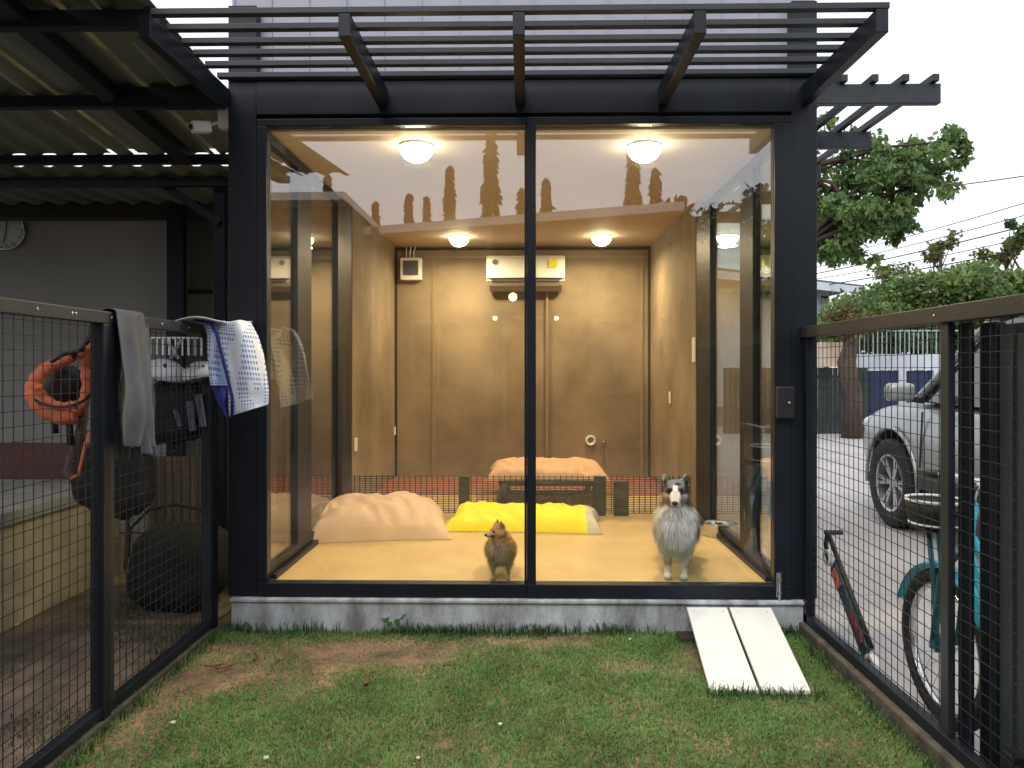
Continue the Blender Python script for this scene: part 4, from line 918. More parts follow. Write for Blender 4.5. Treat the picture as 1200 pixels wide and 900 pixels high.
for s in (-1, 1):
    mm = MB().box((.93, s * .95, 1.06), (1.04, s * 1.16, 1.20)).build('mirror', m_silver, car, local=True, bevel=.035, smooth=True)
    MB().bar((1.0, s * .88, 1.06), (1.0, s * .97, 1.08), .08, .04).build('arm', m_black, mm, local=True)
    MB().box((-.9, s * .93, .40), (.92, s * .965, .50)).build('side_step', m_black, car, local=True, bevel=.01)
    for x in (.92, -.28, -1.25): MB().bar((x, s * .9375, .50), (x, s * .915, .98), .008, .012, (0, 1, 0)).build('door_gap', m_black, car, local=True)
    for x in (-.12, -1.1): MB().tube([(x, s * .945, .93), (x + .07, s * .965, .935), (x + .14, s * .945, .93)], .012, 8).build('door_handle', m_chrome, car, local=True)
    MB().ball((2.2, s * .66, .80), (.17, .15, .085), 16, 10).build('headlight', M('headlight_lens', (.55, .58, .6), .08), car, local=True, smooth=True)
    MB().ball((-2.26, s * .78, .88), (.05, .10, .14), 14, 8).build('tail_light', M('red_lens', (.4, .01, .01), .15), car, local=True, smooth=True)
    for x in (1.42, -1.38): mb = MB(); mb.tube([(x + .445 * math.cos(t), s * .925, .375 + .445 * math.sin(t)) for t in np.linspace(R(-8), R(188), 26)], .016, 8); mb.build('wheel_arch_trim', m_silver, car, local=True, smooth=True)
MB().box((2.30, -.38, .62), (2.44, .38, .78)).build('grille', m_black, car, local=True, bevel=.02)
MB().box((2.15, -.72, .36), (2.40, .72, .50)).build('bumper', m_black, car, local=True, bevel=.03)
def carwheel(x, s):
    T = Matrix.Translation((x, s * .84, .365)) @ Matrix.Rotation(R(-90) * s, 4, 'X')
    w = MB().lathe([(.235, -.10), (.33, -.115), (.362, -.09), (.365, 0), (.362, .09), (.33, .115), (.25, .10), (.235, .095), (.235, -.10)], 44, T).build('wheel', m_rubber, car, local=True, smooth=True)
    mb = MB(); mb.lathe([(.218, .095), (.236, .10), (.236, -.09), (.222, -.09), (.218, .02), (.218, .095)], 40, T); mb.lathe([(.0001, .075), (.045, .075), (.055, .06), (.055, .02), (.0001, .02)], 20, T)
    for k in range(6):
        for dt in (-.14, .14):
            t0 = 2 * math.pi * k / 6 + dt * .6; t1 = 2 * math.pi * k / 6 + dt
            a = T @ Vector((.05 * math.cos(t0), .05 * math.sin(t0), .06)); b = T @ Vector((.225 * math.cos(t1), .225 * math.sin(t1), .082)); mb.bar(a, b, .028, .02, (0, 1, 0))
    mb.build('rim', M('alloy_rim', (.42, .43, .45), .3, metal=.6), w, local=True)
    MB().lathe([(.0001, .0), (.15, .0), (.15, .01), (.0001, .01)], 28, T).build('brake_disc', M('brake_disc', (.12, .12, .12), .4, metal=.8), w, local=True)
for x in (1.42, -1.38):
    for s in (-1, 1): carwheel(x, s)

# ============================================================ across the drive: boundary wall, gates, railing
YG = 12.9
m_wwall = M('pale_blue_white_render', (.55, .60, .66), .8, var=.12, scale=2, bump=.2)
m_bgate = M('navy_gate_sheet', (.012, .028, .085), .5, var=.2, scale=1)
wl2 = thing('boundary_wall', 'pale wall with white pillars and a row of railings across the driveway', 'wall', (10, YG + .3, GZ0))
zw0, zw1 = PY(1040, 434, YG).z, PY(1040, 415, YG).z; xw0 = PY(1004, 450, YG).x
bx((xw0, YG, zw0), (18, YG + .25, zw1)).build('lintel', m_wwall, wl2)
gates = [(xw0 + .001, PY(1053, 450, YG).x), (PY(1061, 450, YG).x, PY(1094, 450, YG).x), (PY(1100, 450, YG).x, 12.6), (12.8, 16.5)]
for (x0, x1) in gates[:-1]:
    bx((x1, YG - .02, GZ0), (x1 + .16, YG + .26, zw0 - .001)).build('pillar', m_wwall, wl2)
for i, (x0, x1) in enumerate(gates):
    x1 = min(x1, 18); mb = MB(); mb.box((x0 + .003, YG + .05, GZ0), (x1 - .003, YG + .10, zw0 - .006))
    for x in np.arange(x0 + .1, x1 - .05, .22): mb.box((x, YG + .035, GZ0 + .01), (x + .03, YG + .049, zw0 - .02))
    tag(mb.build('garage_gate', m_bgate), ['navy blue sheet gate left of the first white pillar', 'navy blue sheet gate right behind the car mirror', 'navy blue sheet gate hidden behind the silver car', 'navy blue sheet gate farthest right of the boundary wall'][i], 'gate', 'navy gates in the boundary wall')
mb = MB()
zr = PY(1040, 388, YG).z
for x in np.arange(xw0, 18, .10): mb.box((x, YG + .1, zw1), (x + .022, YG + .125, zr))
mb.box((xw0, YG + .09, zr), (18, YG + .135, zr + .03)); mb.build('railing', M('pale_railing', (.36, .44, .44), .5), wl2)
# cream box and dark green fence at far left
a, b = PY(961, 401, 11), PY(988, 430, 11)
tag(bx((a.x, 11, b.z), (b.x, 11.2, a.z)).build('meter_box', M('cream_paint', (.72, .58, .45), .6), bevel=.01), 'cream painted box fixed on the dark fence beside the tree trunk', 'box')
fg = thing('slat_fence', 'dark green upright slat fence behind the tree trunk', 'fence', (6, 11.3, GZ0)); mb = MB()
for x in np.arange(4.0, PY(1014, 450, 11.3).x, .10): mb.box((x, 11.28, GZ0), (x + .085, 11.31, PY(990, 431, 11.3).z))
mb.build('slats', M('dark_green_paint', (.02, .035, .03), .6, var=.3), fg)
for z in (.3, 1.1): bx((4.0, 11.315, z), (PY(1014, 450, 11.3).x, 11.34, z + .05)).build('rail', m_steel, fg)
# ============================================================ white house in the distance
YH = 22
wh = thing('house', 'white clapboard house with overhanging grey roof in the distance', 'house', (PY(965, 400, YH).x, YH + 2, GZ0))
m_wh = M('white_weatherboard', (.60, .66, .74), .7, var=.06)
a = PY(1008, 345, YH); xh0 = a.x - 7
bx((xh0, YH, GZ0), (PY(972, 345, YH).x, YH + 6, PY(970, 338, YH).z)).build('wall', m_wh, wh)
mb = MB(); mb.box((xh0, YH - .02, GZ0), (PY(968, 345, YH).x, YH - .001, PY(970, 348, YH).z)); 
bx((PY(962, 345, YH).x, YH - .05, PY(970, 376, YH).z), (PY(969, 345, YH).x, YH - .01, PY(970, 347, YH).z)).build('window', m_tint, wh)
p0, p1 = PY(930, 322, YH - .8), PY(1010, 335, YH - .8)
mb = MB(); mb.prism([(xh0, YH - 1, p0.z + .45), (p1.x, YH - 1, p1.z), (p1.x, YH - 1, p1.z - .09), (xh0, YH - 1, p0.z + .28)], (0, 8, 0)); mb.build('roof', M('grey_roof', (.10, .11, .13), .6), wh)
mb = MB(); mb.prism([(xh0, YH - 1.02, p0.z + .34), (p1.x, YH - 1.02, p1.z - .06), (p1.x, YH - 1.02, p1.z - .32), (xh0, YH - 1.02, p0.z + .08)], (0, .05, 0)); mb.build('fascia', m_wh, wh)

# ============================================================ leaves, trees, hedge
def leafmat(name, col, col2): return M(name, col, .55, var=.3, scale=.8, col2=col2, trans=.35, island=.38)
def leaves(mb_list, c, r, n, size, rg, shell=.55, droop=.3):
    """n separate folded leaves through an ellipsoid volume"""
    V, F = mb_list
    for _ in range(n):
        d = rg.normal(0, 1, 3); d /= np.linalg.norm(d) + 1e-9; k = shell + (1 - shell) * rg.random() if rg.random() < .8 else rg.random()
        p = np.array(c) + d * np.array(r) * k
        L = size * (.6 + .8 * rg.random()); ax = rg.normal(0, 1, 3); ax[2] -= droop * 2; ax /= np.linalg.norm(ax); sd_ = np.cross(ax, rg.normal(0, 1, 3)); sd_ /= np.linalg.norm(sd_) + 1e-9; nn = np.cross(ax, sd_)
        w = L * .34; b = len(V)
        V += [p, p + ax * L * .45 + sd_ * w - nn * L * .08, p + ax * L - nn * L * .1, p + ax * L * .45 - sd_ * w - nn * L * .08, p + ax * L * .5]; F += [(b, b + 1, b + 4), (b + 1, b + 2, b + 4), (b + 2, b + 3, b + 4), (b + 3, b, b + 4)]
def crown(name, mat, VF, parent):
    off = wloc(parent) if parent else Vector((0, 0, 0)); me = bpy.data.meshes.new(name); me.from_pydata([(v[0] - off.x, v[1] - off.y, v[2] - off.z) for v in VF[0]], [], VF[1]); me.materials.append(mat)
    o = bpy.data.objects.new(name, me); COL.objects.link(o); o.parent = parent; return o
m_bark = M('brown_bark', (.075, .05, .035), .9, var=.4, scale=4, bump=1, bscale=14, stretch=(3, 3, .6))
m_leafA = leafmat('broad_leaf', (.085, .17, .05), (.21, .33, .10)); m_leafB = leafmat('hedge_leaf', (.10, .19, .06), (.25, .35, .10)); m_leafC = leafmat('yellow_green_leaf', (.11, .16, .03), (.2, .23, .06)); m_leafD = leafmat('dark_leaf', (.02, .045, .015), (.045, .08, .025))
rg = np.random.default_rng(11)
def limbs(mb, base, top, r0, r1, clusters, rg, lo=3):
    base = Vector(base); top = Vector(top); n = 7
    pts = [base.lerp(top, k / n) + Vector((rg.normal(0, .05), rg.normal(0, .05), 0)) * (k > 0) * (top - base).length * .12 for k in range(n + 1)]
    mb.tube(pts, [r0 + (r1 - r0) * k / n for k in range(n + 1)], 10)
    for c in clusters:
        c = Vector(c); s = pts[min(n, max(2, int(rg.integers(lo, n + 1))))]; m1 = s.lerp(c, .5) + Vector((rg.normal(0, .12), rg.normal(0, .12), .15)); mb.tube([s, m1, c], [r1 * .75, r1 * .45, r1 * .15], 6)
# tall tree over the drive
YT = 10.2
tb = PY(925, 480, YT); tt = PY(935, 200, YT)
t1 = thing('tree', 'broad leaved tree whose branches hang beside the building above the driveway', 'tree', (tb.x, YT, GZ0))
cl = [(px, py, rx, YT + dy) for (px, py, rx, dy) in ((985, 205, 34, 0), (1020, 190, 30, .6), (1055, 178, 26, -.3), (1092, 172, 24, .2), (1112, 180, 13, 0), (1100, 205, 13, 0), (1118, 165, 9, 0), (1040, 225, 28, .4), (1000, 250, 26, -.4), (1030, 262, 22, 0), (975, 270, 20, .5), (1072, 215, 20, 0), (940, 220, 40, .8), (930, 270, 34, 0), (905, 200, 40, .3), (960, 180, 26, 1.2), (1062, 250, 14, 0), (1008, 285, 14, .2), (972, 292, 12, .2), (990, 262, 30, .3), (1020, 250, 24, -.3), (1045, 272, 15, .1), (980, 235, 36, .2), (1035, 210, 30, 0), (1075, 195, 26, .4), (960, 295, 14, 0), (1000, 180, 26, 0))]
C3 = [PY(a_, b_2, y) for a_, b_2, r, y in cl]
mb = MB(); limbs(mb, (tb.x, YT, GZ0 - .1), (tt.x, YT, tt.z), .115, .075, C3, rg, 5); mb.build('trunk', m_bark, t1, smooth=True)
VF = ([], [])
for (a_, b_2, r, y), c in zip(cl, C3):
    rr = r * (y + 3.7) / FPX
    for q in range(5):
        cc = c + Vector(rg.normal(0, 1, 3)) * rr * .62; leaves(VF, cc, (rr * .62, rr * .62, rr * .5), int(4.0 * r), .12, rg, .4, .5)
crown('crown', m_leafA, VF, t1)
# hedge
hd_ = thing('hedge', 'thick clipped green hedge rising above the right fence', 'hedge', (9, 14.2, GZ0)); VF = ([], [])
hm = MB()
for k in range(420):
    px = 968 + (1330 - 968) * rg.random(); top = np.interp(px, [968, 990, 1010, 1060, 1100, 1140, 1200, 1330], [372, 345, 338, 322, 312, 308, 318, 300]); py = top + 8 + (400 - top) * rg.random() ** 1.2
    c = PY(px, py, 14.2 + rg.normal(0, .4)); leaves(VF, c, (.46, .42, .30), 95, .125, rg, .3, .1)
crown('foliage', m_leafB, VF, hd_)
for x in np.arange(PY(985, 400, 14.2).x, 17, 1.1): MB().tube([(x, 14.3, GZ0), (x + .1, 14.25, 1.4), (x, 14.3, 2.3)], [.05, .04, .02], 6).build('stem', m_bark, hd_)
p = PY(990, 372, 10.6); VF = ([], []); leaves(VF, p, (.35, .3, .28), 420, .10, rg, .2, .2); leaves(VF, PY(1003, 380, 10.6), (.3, .3, .15), 260, .1, rg, .2, .2)
tx = PY(998, 440, 10.4).x; sh2 = thing('bush', 'reddish brown bush on a thick gnarly trunk beyond the right fence', 'bush', (p.x, 10.6, GZ0)); MB().tube([(tx, 10.4, GZ0 - .05), (tx + .05, 10.4, .7), (tx - .08, 10.45, 1.4), (tx + .05, 10.4, 2.0)], [.20, .15, .17, .09], 12).build('trunk', m_bark, sh2, smooth=True); leaves(VF, (tx, 10.4, 2.05), (.35, .3, .25), 200, .1, rg, .2, .2); crown('foliage', M('rusty_leaf', (.16, .085, .035), .6, var=.4, col2=(.2, .17, .05), trans=.3, island=.4), VF, sh2)
# small trees behind hedge
def smalltree(px, py, rx, ry, Y, mat, lab, n=700, sz=.14, name='tree'):
    c = PY(px, py, Y); rr = rx * (Y + 3.7) / FPX; rz_ = ry * (Y + 3.7) / FPX; t = thing(name, lab, 'tree', (c.x, Y, GZ0), 0, 'small trees beyond the hedge'); VF = ([], [])
    cs = []
    for k in range(8):
        cc = c + Vector((rg.normal(0, .5) * rr, rg.normal(0, .5) * rr, rg.normal(0, .45) * rz_)); cs.append(cc); leaves(VF, cc, (rr * .45, rr * .45, rz_ * .4), n // 8, sz, rg, .3, .3)
    crown('crown', mat, VF, t); mb = MB(); limbs(mb, (c.x, Y, GZ0), (c.x, Y, c.z), .09, .05, cs, rg); mb.build('trunk', m_bark, t, smooth=True)
smalltree(1103, 292, 20, 22, 21, m_leafC, 'yellow green feathery tree showing above the middle of the hedge', 520)
smalltree(1178, 290, 24, 24, 19, m_leafC, 'yellow green tree above the hedge near the right picture edge', 900)
smalltree(1205, 270, 14, 16, 17, m_leafA, 'darker leafy tree cut by the right picture edge', 500)
smalltree(1035, 318, 26, 14, 24, m_leafC, 'thin low tree just right of the white house roof', 420)
smalltree(968, 375, 12, 14, 17, m_leafB, 'small light green tree in front of the white house', 420)
smalltree(1075, 405, 55, 12, 13.9, m_leafB, 'green shrub row seen through the railings', 1500, .1)
# ============================================================ overhead lines
def wire(p, q, sag, lab, k):
    pts = [p.lerp(q, t) + Vector((0, 0, -sag * 4 * t * (1 - t))) for t in np.linspace(0, 1, 14)]
    tag(MB().tube(pts, k, 5).build('overhead_cable', m_rubber, smooth=True), lab, 'cable', 'overhead cables beyond the hedge')
labs = ['single thin cable crossing high in front of the tree crown', 'uppermost cable of the bundle above the hedge', 'second cable from the top of the bundle above the hedge', 'third cable from the top of the bundle above the hedge', 'fourth cable of the bundle, touching the tree tops', 'lowest cable of the bundle just over the hedge']
for i, (x0, y0, x1, y1, k) in enumerate(((890, 236, 1260, 197, .012), (880, 322, 1260, 220, .011), (880, 328, 1260, 236, .011), (880, 334, 1260, 250, .016), (880, 338, 1260, 266, .011), (880, 345, 1260, 280, .016))):
    wire(PY(x0, y0, 26 if i else 16), PY(x1, y1, 12.5 if i else 11), .12, labs[i], k)

# ============================================================ behind the camera (seen mirrored in the glass)
# mirrored place of a picture point: same x and z, y changes sign
def mir(px, py, Y): p = PY(px, py, Y); return Vector((p.x, -Y, p.z))
def cone_tree(px, ptop, wpx, Y, lab, i):
    t = mir(px, ptop, Y); w = wpx / 2 * (Y + 3.7) / FPX; h = t.z - GZ0
    T_ = thing('mast_tree', lab, 'tree', (t.x, t.y, GZ0), 0, 'narrow mast trees behind the garden'); V, F = [], []
    n = int(1300 + 2600 * w)
    for k in range(n):
        u = rg.random() ** .8; z = GZ0 + 1.0 + (h - 1.0) * u; rr = w * (1 - u) ** .8 * (1 + .25 * math.sin(z * 7 + i)) * math.sqrt(rg.random()); a = rg.random() * 6.283
        p = np.array((t.x + rr * math.cos(a), t.y + rr * math.sin(a), z)); L = .14 + .10 * rg.random(); ax = np.array((math.cos(a) * .5, math.sin(a) * .5, -1.)) + rg.normal(0, .25, 3); ax /= np.linalg.norm(ax); s = np.cross(ax, rg.normal(0, 1, 3)); s /= np.linalg.norm(s); b = len(V)
        V += [p, p + ax * L * .5 + s * L * .22, p + ax * L, p + ax * L * .5 - s * L * .22]; F += [(b, b + 1, b + 2, b + 3)]
    crown('crown', m_leafD, (V, F), T_); MB().tube([(t.x, t.y, GZ0), (t.x, t.y, h * .9)], [.09, .02], 6).build('trunk', m_bark, T_)
for i, (px, py, w, Y) in enumerate(((384, 203, 22, 16), (440, 235, 15, 18), (479, 226, 17, 17), (500, 229, 15, 18), (527, 193, 26, 16), (575, 152, 50, 15), (611, 219, 20, 17), (640, 208, 30, 16), (742, 172, 40, 14), (768, 196, 34, 15), (798, 228, 34, 14))):
    cone_tree(px, py, w, Y, ['narrow mast tree far left in the window reflection', 'tiny mast tree tip second from left in the reflection', 'third mast tree from left in the reflection', 'fourth mast tree from left in the reflection', 'slim mast tree left of the tallest one in the reflection',
        'tallest mast tree in the reflection above the air conditioner', 'short mast tree reflected beside the centre bar', 'mast tree reflected just right of the centre bar', 'broad mast tree reflected under the right front lamp', 'mast tree reflected right of the right front lamp', 'low mast tree reflected above the right side window'][i], i)
for j, (px, py, w, Y, lab) in enumerate(((835, 235, 55, 12, 'round bushy tree reflected at the right end of the glass'), (905, 222, 60, 11, 'dense tree reflected in the right edge of the glass'), (980, 225, 60, 10, 'dense tree standing right of the one reflected at the glass edge'))):
    c = mir(px, py + 30, Y); rr = w * (Y + 3.7) / FPX * .7; T_ = thing('tree', lab, 'tree', (c.x, c.y, GZ0)); VF = ([], [])
    for q in range(24): leaves(VF, c + Vector((rg.normal(0, .5) * rr, rg.normal(0, .5) * rr, rg.uniform(-1.1, .35) * rr)), (rr * .45,) * 3, 150, .16, rg, .3, .2)
    crown('crown', m_leafD, VF, T_); MB().tube([(c.x, c.y, GZ0), (c.x, c.y, c.z)], [.16, .06], 8).build('trunk', m_bark, T_)
# garden house
yh = 7.6
e0, e1 = mir(426, 266, yh + .6), mir(802, 236, yh - .6)
gh = thing('house', 'garden house with white eave and lit porch, mirrored in the front glass', 'house', (0, -yh - 2, GZ0))
m_gw = M('dull_brown_render', (.11, .085, .065), .85, var=.2, scale=1); m_gwt = M('dimmed_brown_timber', (.16, .13, .10), .7); m_wt = M('white_timber', (.6, .58, .54), .6)  # window and door frame timber darkened to weaken its reflection
E0 = Vector((e0.x, -(yh + .6), e0.z)); E1 = Vector((e1.x, -(yh - .6), e1.z)); dn = Vector((0, -5, 0))
MB().prism([E0, E1, E1 - Vector((0, 0, .13)), E0 - Vector((0, 0, .13))], (0, -.06, 0)).build('fascia', m_wt, gh)
MB().prism([E0 - Vector((0, .062, .05)), E1 - Vector((0, .062, .05)), E1 - Vector((0, .062, .11)), E0 - Vector((0, .062, .11))], (0, -6, 0)).build('roof', m_gw, gh)
MB().prism([(E0.x + .1, -yh - 1.7, GZ0), (E1.x - .1, -yh - .9, GZ0), (E1.x - .1, -yh - 1.1, GZ0), (E0.x + .1, -yh - 1.9, GZ0)], (0, 0, E0.z - .2)).build('wall', m_gw, gh)
for (x, w_, z0, z1, nm) in ((-1.5, .9, .9, 2.1, 'window'), (.1, .9, GZ0 + .05, 2.15, 'door'), (1.5, .8, .9, 2.1, 'window')):
    yy = -yh - 1.7 + (x - E0.x) / (E1.x - E0.x) * .8 + .03
    o = MB(); 
    for (a_, b_2) in (((x - w_ / 2, z0), (x - w_ / 2, z1)), ((x + w_ / 2, z0), (x + w_ / 2, z1)), ((x - w_ / 2, z1), (x + w_ / 2, z1)), ((x - w_ / 2, z0), (x + w_ / 2, z0)), ((x, z0), (x, z1))):
        o.bar((a_[0], yy, a_[1]), (b_2[0], yy, b_2[1]), .05, .05, (0, 1, 0))
    f = o.build(nm, m_gwt, gh); bx((x - w_ / 2, yy - .03, z0), (x + w_ / 2, yy - .02, z1)).build('pane', m_tint, f)
for x in (E0.x + .3, E1.x - .3, -.55): bx((x - .05, -yh - .1, GZ0), (x + .05, -yh, E0.z - .12)).build('post', m_gw, gh)
for (px, py, lab, s) in ((601, 348, 'warm porch lamp of the garden house, brightest in the reflection', .07), (580, 373, 'left small porch lamp reflected below the air conditioner', .035), (652, 373, 'right small porch lamp reflected below the air conditioner', .035)):
    q = mir(px, py, yh + .8); t = thing('porch_lamp', lab, 'lamp', q)
    MB().ball(q, s, 14, 10).build('bulb', emit('porch_glow', (1, .72, .32), 14), t, smooth=True); MB().tube([q + Vector((0, 0, s)), Vector((q.x, q.y, E0.z - .1))], .006, 6).build('cord', m_black, t)

# low mirrored house on the left; planting behind added to block reflected sky
h0, h1 = mir(120, 229, 6.4), mir(404, 226, 7.4)
nh = thing('house', 'low pale roofed house mirrored in the left end of the glass', 'house', (h0.x, -8, GZ0))
a0 = Vector((h0.x - 3, -6.4, h0.z)); a1 = Vector((h1.x, -7.4, h1.z + .02))
MB().prism([a0, a1, a1 - Vector((0, 0, .12)), a0 - Vector((0, 0, .12))], (0, -5, 0)).build('roof', m_wt, nh)
MB().prism([a0 + Vector((0, -.5, -.121)), a1 + Vector((-.1, -.5, -.121)), Vector((a1.x - .1, -7.9, GZ0)), Vector((a0.x, -6.9, GZ0))], (0, -4, 0)).build('wall', m_gw, nh)
bh = thing('hedge', 'tall dark shrub screen added behind the garden house to block reflected sky', 'hedge', (0, -12.5, GZ0)); VF = ([], [])
for x in np.arange(-16, 17, .5):
    for z in (.5, 1.3, 2.1, 2.9, 3.6, 4.2)[:6 if x > 2 else 4]: leaves(VF, (x + rg.normal(0, .15), -12.5 + rg.normal(0, .2), z + rg.normal(0, .15)), (.5, .4, .6), 60, .26, rg, .3, .2)
crown('foliage', m_leafD, VF, bh)
tag(bx((-18, -13.6, GZ0), (20, -13.35, 3.9)).build('boundary_wall', m_gw), 'high brown wall added behind the shrubs to close sky gaps in the reflection', 'wall')  # solid wall added to shut out sky between the mirrored shrubs
for x in np.arange(-15, 16, 2.5): MB().tube([(x, -12.6, GZ0), (x, -12.6, 2.4)], [.06, .03], 6).build('stem', m_bark, bh)

# ============================================================ lawn
def bare(x, y):
    a = math.exp(-(((x + .78) / .62) ** 2 + ((y + .30) / .17) ** 2) ** 1.2); b = .9 * math.exp(-(((x + 1.15) / .34) ** 2 + ((y + .60) / .16) ** 2))
    c = .6 * math.exp(-(((x + 1.42) / .16) ** 2 + ((y + 1.0) / .35) ** 2)); d = .6 * math.exp(-(((x - .1) / .35) ** 2 + ((y + .14) / .10) ** 2)) + .35 * math.exp(-(((x - .45) / .3) ** 2 + ((y + .45) / .12) ** 2)) + .45 * math.exp(-(((x - .86) / .14) ** 2 + ((y + .28) / .2) ** 2))
    return min(1, a + b + c + d + .36 * mnoise.noise(Vector((x * 3.2, y * 3.2, 5))) + .25 * mnoise.noise(Vector((x * 9, y * 9, 2))))
def grassmat(name, c1, c2): 
    return M(name, c1, .6, var=.2, scale=2.6, col2=c2, trans=.3, island=.35)
def blades(name, mat, spots, hmin, hmax, w, flat, rg, obj_tag=True):
    n = len(spots); S = np.array(spots); a = rg.random(n) * 6.283; h = hmin + (hmax - hmin) * rg.random(n) * S[:, 3]
    lean = np.abs(rg.normal(flat, .35, n)); dx = np.cos(a); dy = np.sin(a); ww = w * (.6 + .8 * rg.random(n))
    base = S[:, :3]; t1 = base + np.stack([dx * h * .35 * lean, dy * h * .35 * lean, h * .55], 1); t2 = base + np.stack([dx * h * lean, dy * h * lean, h * (1 - .35 * np.clip(lean, 0, 2))], 1)
    s = np.stack([-dy, dx, np.zeros(n)], 1) * ww[:, None] / 2
    V = np.stack([base - s, base + s, t1 + s * .8, t1 - s * .8, t2], 1).reshape(-1, 3)
    me = bpy.data.meshes.new(name); me.vertices.add(5 * n); me.vertices.foreach_set('co', V.ravel().astype(np.float32))
    idx = (np.arange(n) * 5)[:, None] + np.array([0, 1, 2, 3, 3, 2, 4]); me.loops.add(7 * n); me.loops.foreach_set('vertex_index', idx.ravel().astype(np.int32))
    me.polygons.add(2 * n); st = (np.arange(n) * 7)[:, None] + np.array([0, 4]); me.polygons.foreach_set('loop_start', st.ravel().astype(np.int32)); me.update(calc_edges=True); me.materials.append(mat)
    o = bpy.data.objects.new(name, me); COL.objects.link(o); return o
spots, dry = [], []
rg = np.random.default_rng(3)
N = 230000; X_ = rg.uniform(-1.53, 1.34, N); Y_ = -.06 - (rg.random(N) ** 1.15) * 2.3
for x, y in zip(X_, Y_):
    b = bare(x, y); z = lawnz(x, y) - .004
    if rg.random() > b * 1.15: 
        k = 1 - .55 * max(0, b)
        (dry if rg.random() < .10 + .75 * max(0, b - .12) else spots).append((x, y, z, k))
    elif rg.random() < .28: dry.append((x, y, z, .5))
N = 26000
for x, y in zip(rg.uniform(-1.53, 1.34, N), rg.uniform(-6.4, -2.3, N)): spots.append((x, y, lawnz(x, y), 1.3))
m_grass = grassmat('grass_blade', (.095, .22, .05), (.175, .34, .088)); m_dry = grassmat('dry_grass_blade', (.28, .27, .14), (.38, .34, .20))
tag(blades('grass', m_grass, spots, .010, .036, .0034, .8, rg), 'short patchy green lawn in front of the glass room', 'grass', None, 'stuff')
tag(blades('dry_grass', m_dry, dry, .008, .026, .003, 1.3, rg), 'dry straw coloured grass on the worn lawn patches', 'grass', None, 'stuff')
# rough growth left of the fence and tufts at the plinth
sp2 = []
for _ in range(42000):
    x = rg.uniform(-4.2, -1.6); y = rg.uniform(-2.6, .70); nz_ = mnoise.noise(Vector((x * 2.2, y * 2.2, 9)))
    if nz_ > -.10 + .35 * rg.random(): sp2.append((x, y, GZ0 + .008, 1.))
tag(blades('yard_grass', grassmat('yard_grass_blade', (.07, .09, .04), (.16, .16, .085)), sp2, .01, .05, .0038, .9, rg), 'sparse dull grass on the earth left of the fence', 'grass', None, 'stuff')
sp3 = []
for (cx, n, s) in ((-.42, 260, .10), (-.6, 70, .06), (-.25, 120, .08), (.02, 170, .1), (.12, 120, .07), (.42, 150, .06), (.62, 60, .1), (1.12, 150, .09), (-1.1, 120, .12), (1.28, 140, .06), (-1.4, 120, .06), (.3, 60, .2)):
    for _ in range(n):
        x = cx + rg.normal(0, s)
        if -1.5 < x < 1.33: sp3.append((x, -.055 - abs(rg.normal(0, .03)), lawnz(x, -.08) - .002, 1.))
for _ in range(900):
    y = rg.uniform(-2.2, -.1); x = (FRX - .06 - abs(rg.normal(0, .02))) if rg.random() < .5 else FLX + .045 + abs(rg.normal(0, .025)); sp3.append((x, y, lawnz(x, y), .8))
for _ in range(260):
    x = rg.uniform(.72, 1.2); sp3.append((x, ybm - .03 + rg.normal(0, .015), lawnz(x, ybm), .8))
tag(blades('edge_grass', grassmat('edge_grass_blade', (.035, .085, .022), (.06, .12, .035)), sp3, .02, .085, .0045, .5, rg), 'dark green grass tufts growing along the foot of the plinth and kerbs', 'grass', None, 'stuff')
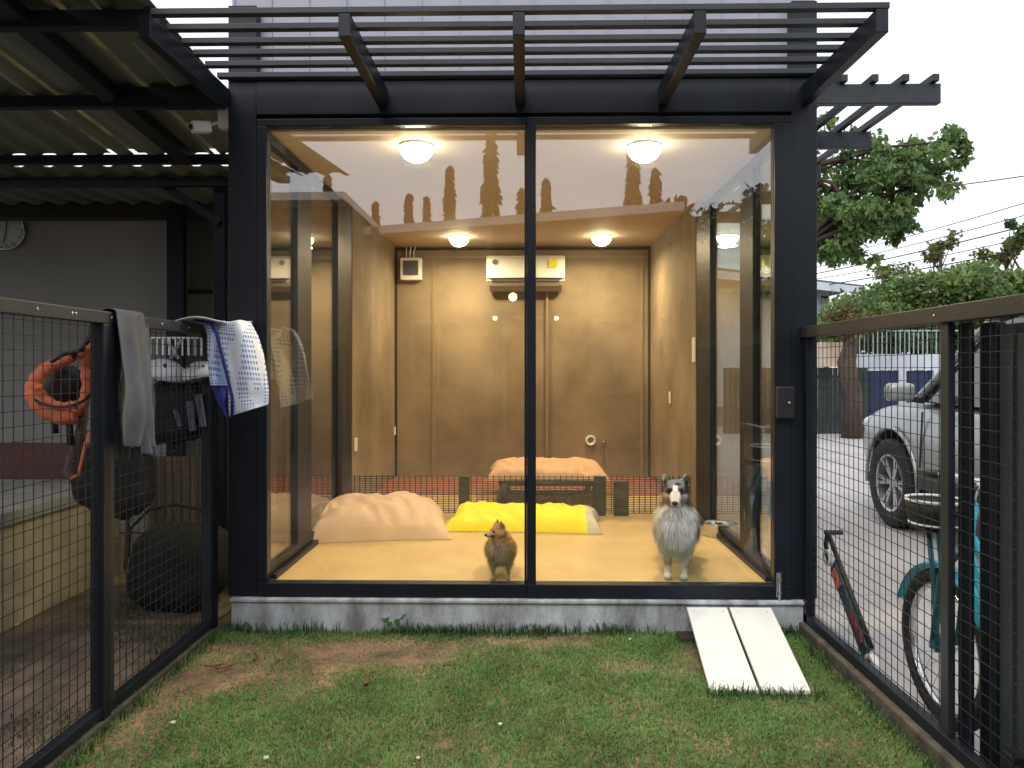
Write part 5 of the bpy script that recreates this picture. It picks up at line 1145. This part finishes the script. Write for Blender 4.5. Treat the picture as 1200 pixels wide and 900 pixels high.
# broad leaved weeds by the plinth
for i, (px, lab) in enumerate(((455, 'two leaved weed sprouting against the plinth left of the big tuft'), (468, 'upright weed sprouting against the plinth above the big grass tuft'))):
    p = PY(px, 735, -.08); V, F = [], []
    for k in range(6):
        a = k * 1.05 + i; L = .026 + .012 * (k % 2); bq = np.array((p.x, -.08, lawnz(p.x, -.08) + .02 + .010 * k)); ax = np.array((math.cos(a), math.sin(a) * .3 - .2, .7)); sd_ = np.array((-math.sin(a) * .3, 0.05, .25)); b = len(V)
        V += [bq, bq + ax * L * .5 + sd_ * .05, bq + ax * L, bq + ax * L * .5 - sd_ * .05]; F += [(b, b + 1, b + 2, b + 3)]
    t = thing('weed', lab, 'plant', (p.x, -.08, GZ0)); crown('leaf', m_leafA, (V, F), t); MB().tube([(p.x, -.08, GZ0), (p.x, -.08, GZ0 + .085)], .002, 5).build('stem', m_leafA, t)
# bits on the lawn
m_stone = M('pale_stone', (.6, .58, .52), .8, var=.1, bump=.3); m_deadleaf = M('dead_leaf', (.19, .09, .06), .8, var=.3, trans=.2)
plabs = ['pale pebble on the lawn nearest the left fence', 'pale pebble low in the middle of the lawn', 'pale pebble at the bottom left of the lawn', 'flat pale stone chip lying near the plinth', 'tiny pale pebble at the bottom centre of the lawn', 'tiny pale pebble left of the timber block', 'pale pebble on the earth behind the left fence']
for i, (px, py, r) in enumerate(((203, 850, .010), (586, 852, .008), (312, 892, .009), (565, 737, .014), (490, 892, .007), (738, 752, .007), (20, 735, .012))):
    q = PZ(px, py, GZ0 + .02); mb = MB(); lump(mb, (q.x, q.y, lawnz(q.x, q.y) + .018), (r, r * .8, r * .5), i * 3., 12, 8, .3)
    tag(mb.build('pebble', m_stone, smooth=True), plabs[i], 'pebble', 'pale pebbles in the grass')
for i, (px, py, a, lab) in enumerate(((250, 786, .2, 'curled dead brown leaf on the bare patch near the left fence'), (262, 788, .5, 'second dead leaf touching the curled brown one'), (430, 805, 1.4, 'dead leaf on the bare earth in the middle of the lawn'), (300, 775, 2.1, 'small dead leaf on the bare earth left of the middle'))):
    q = PZ(px, py, GZ0 + .01); L = .035
    P = [[Vector((q.x, q.y, lawnz(q.x, q.y) + .014)) + Matrix.Rotation(a, 3, 'Z') @ Vector((u * L, v * L * .32 * (1 - u * u), .006 * abs(v) + .006 * u * u)) for v in (-1, 0, 1)] for u in np.linspace(-1, 1, 7)]
    tag(MB().grid(P).build('dead_leaf', m_deadleaf, solid=.001), lab, 'leaf', 'dead leaves on the lawn')
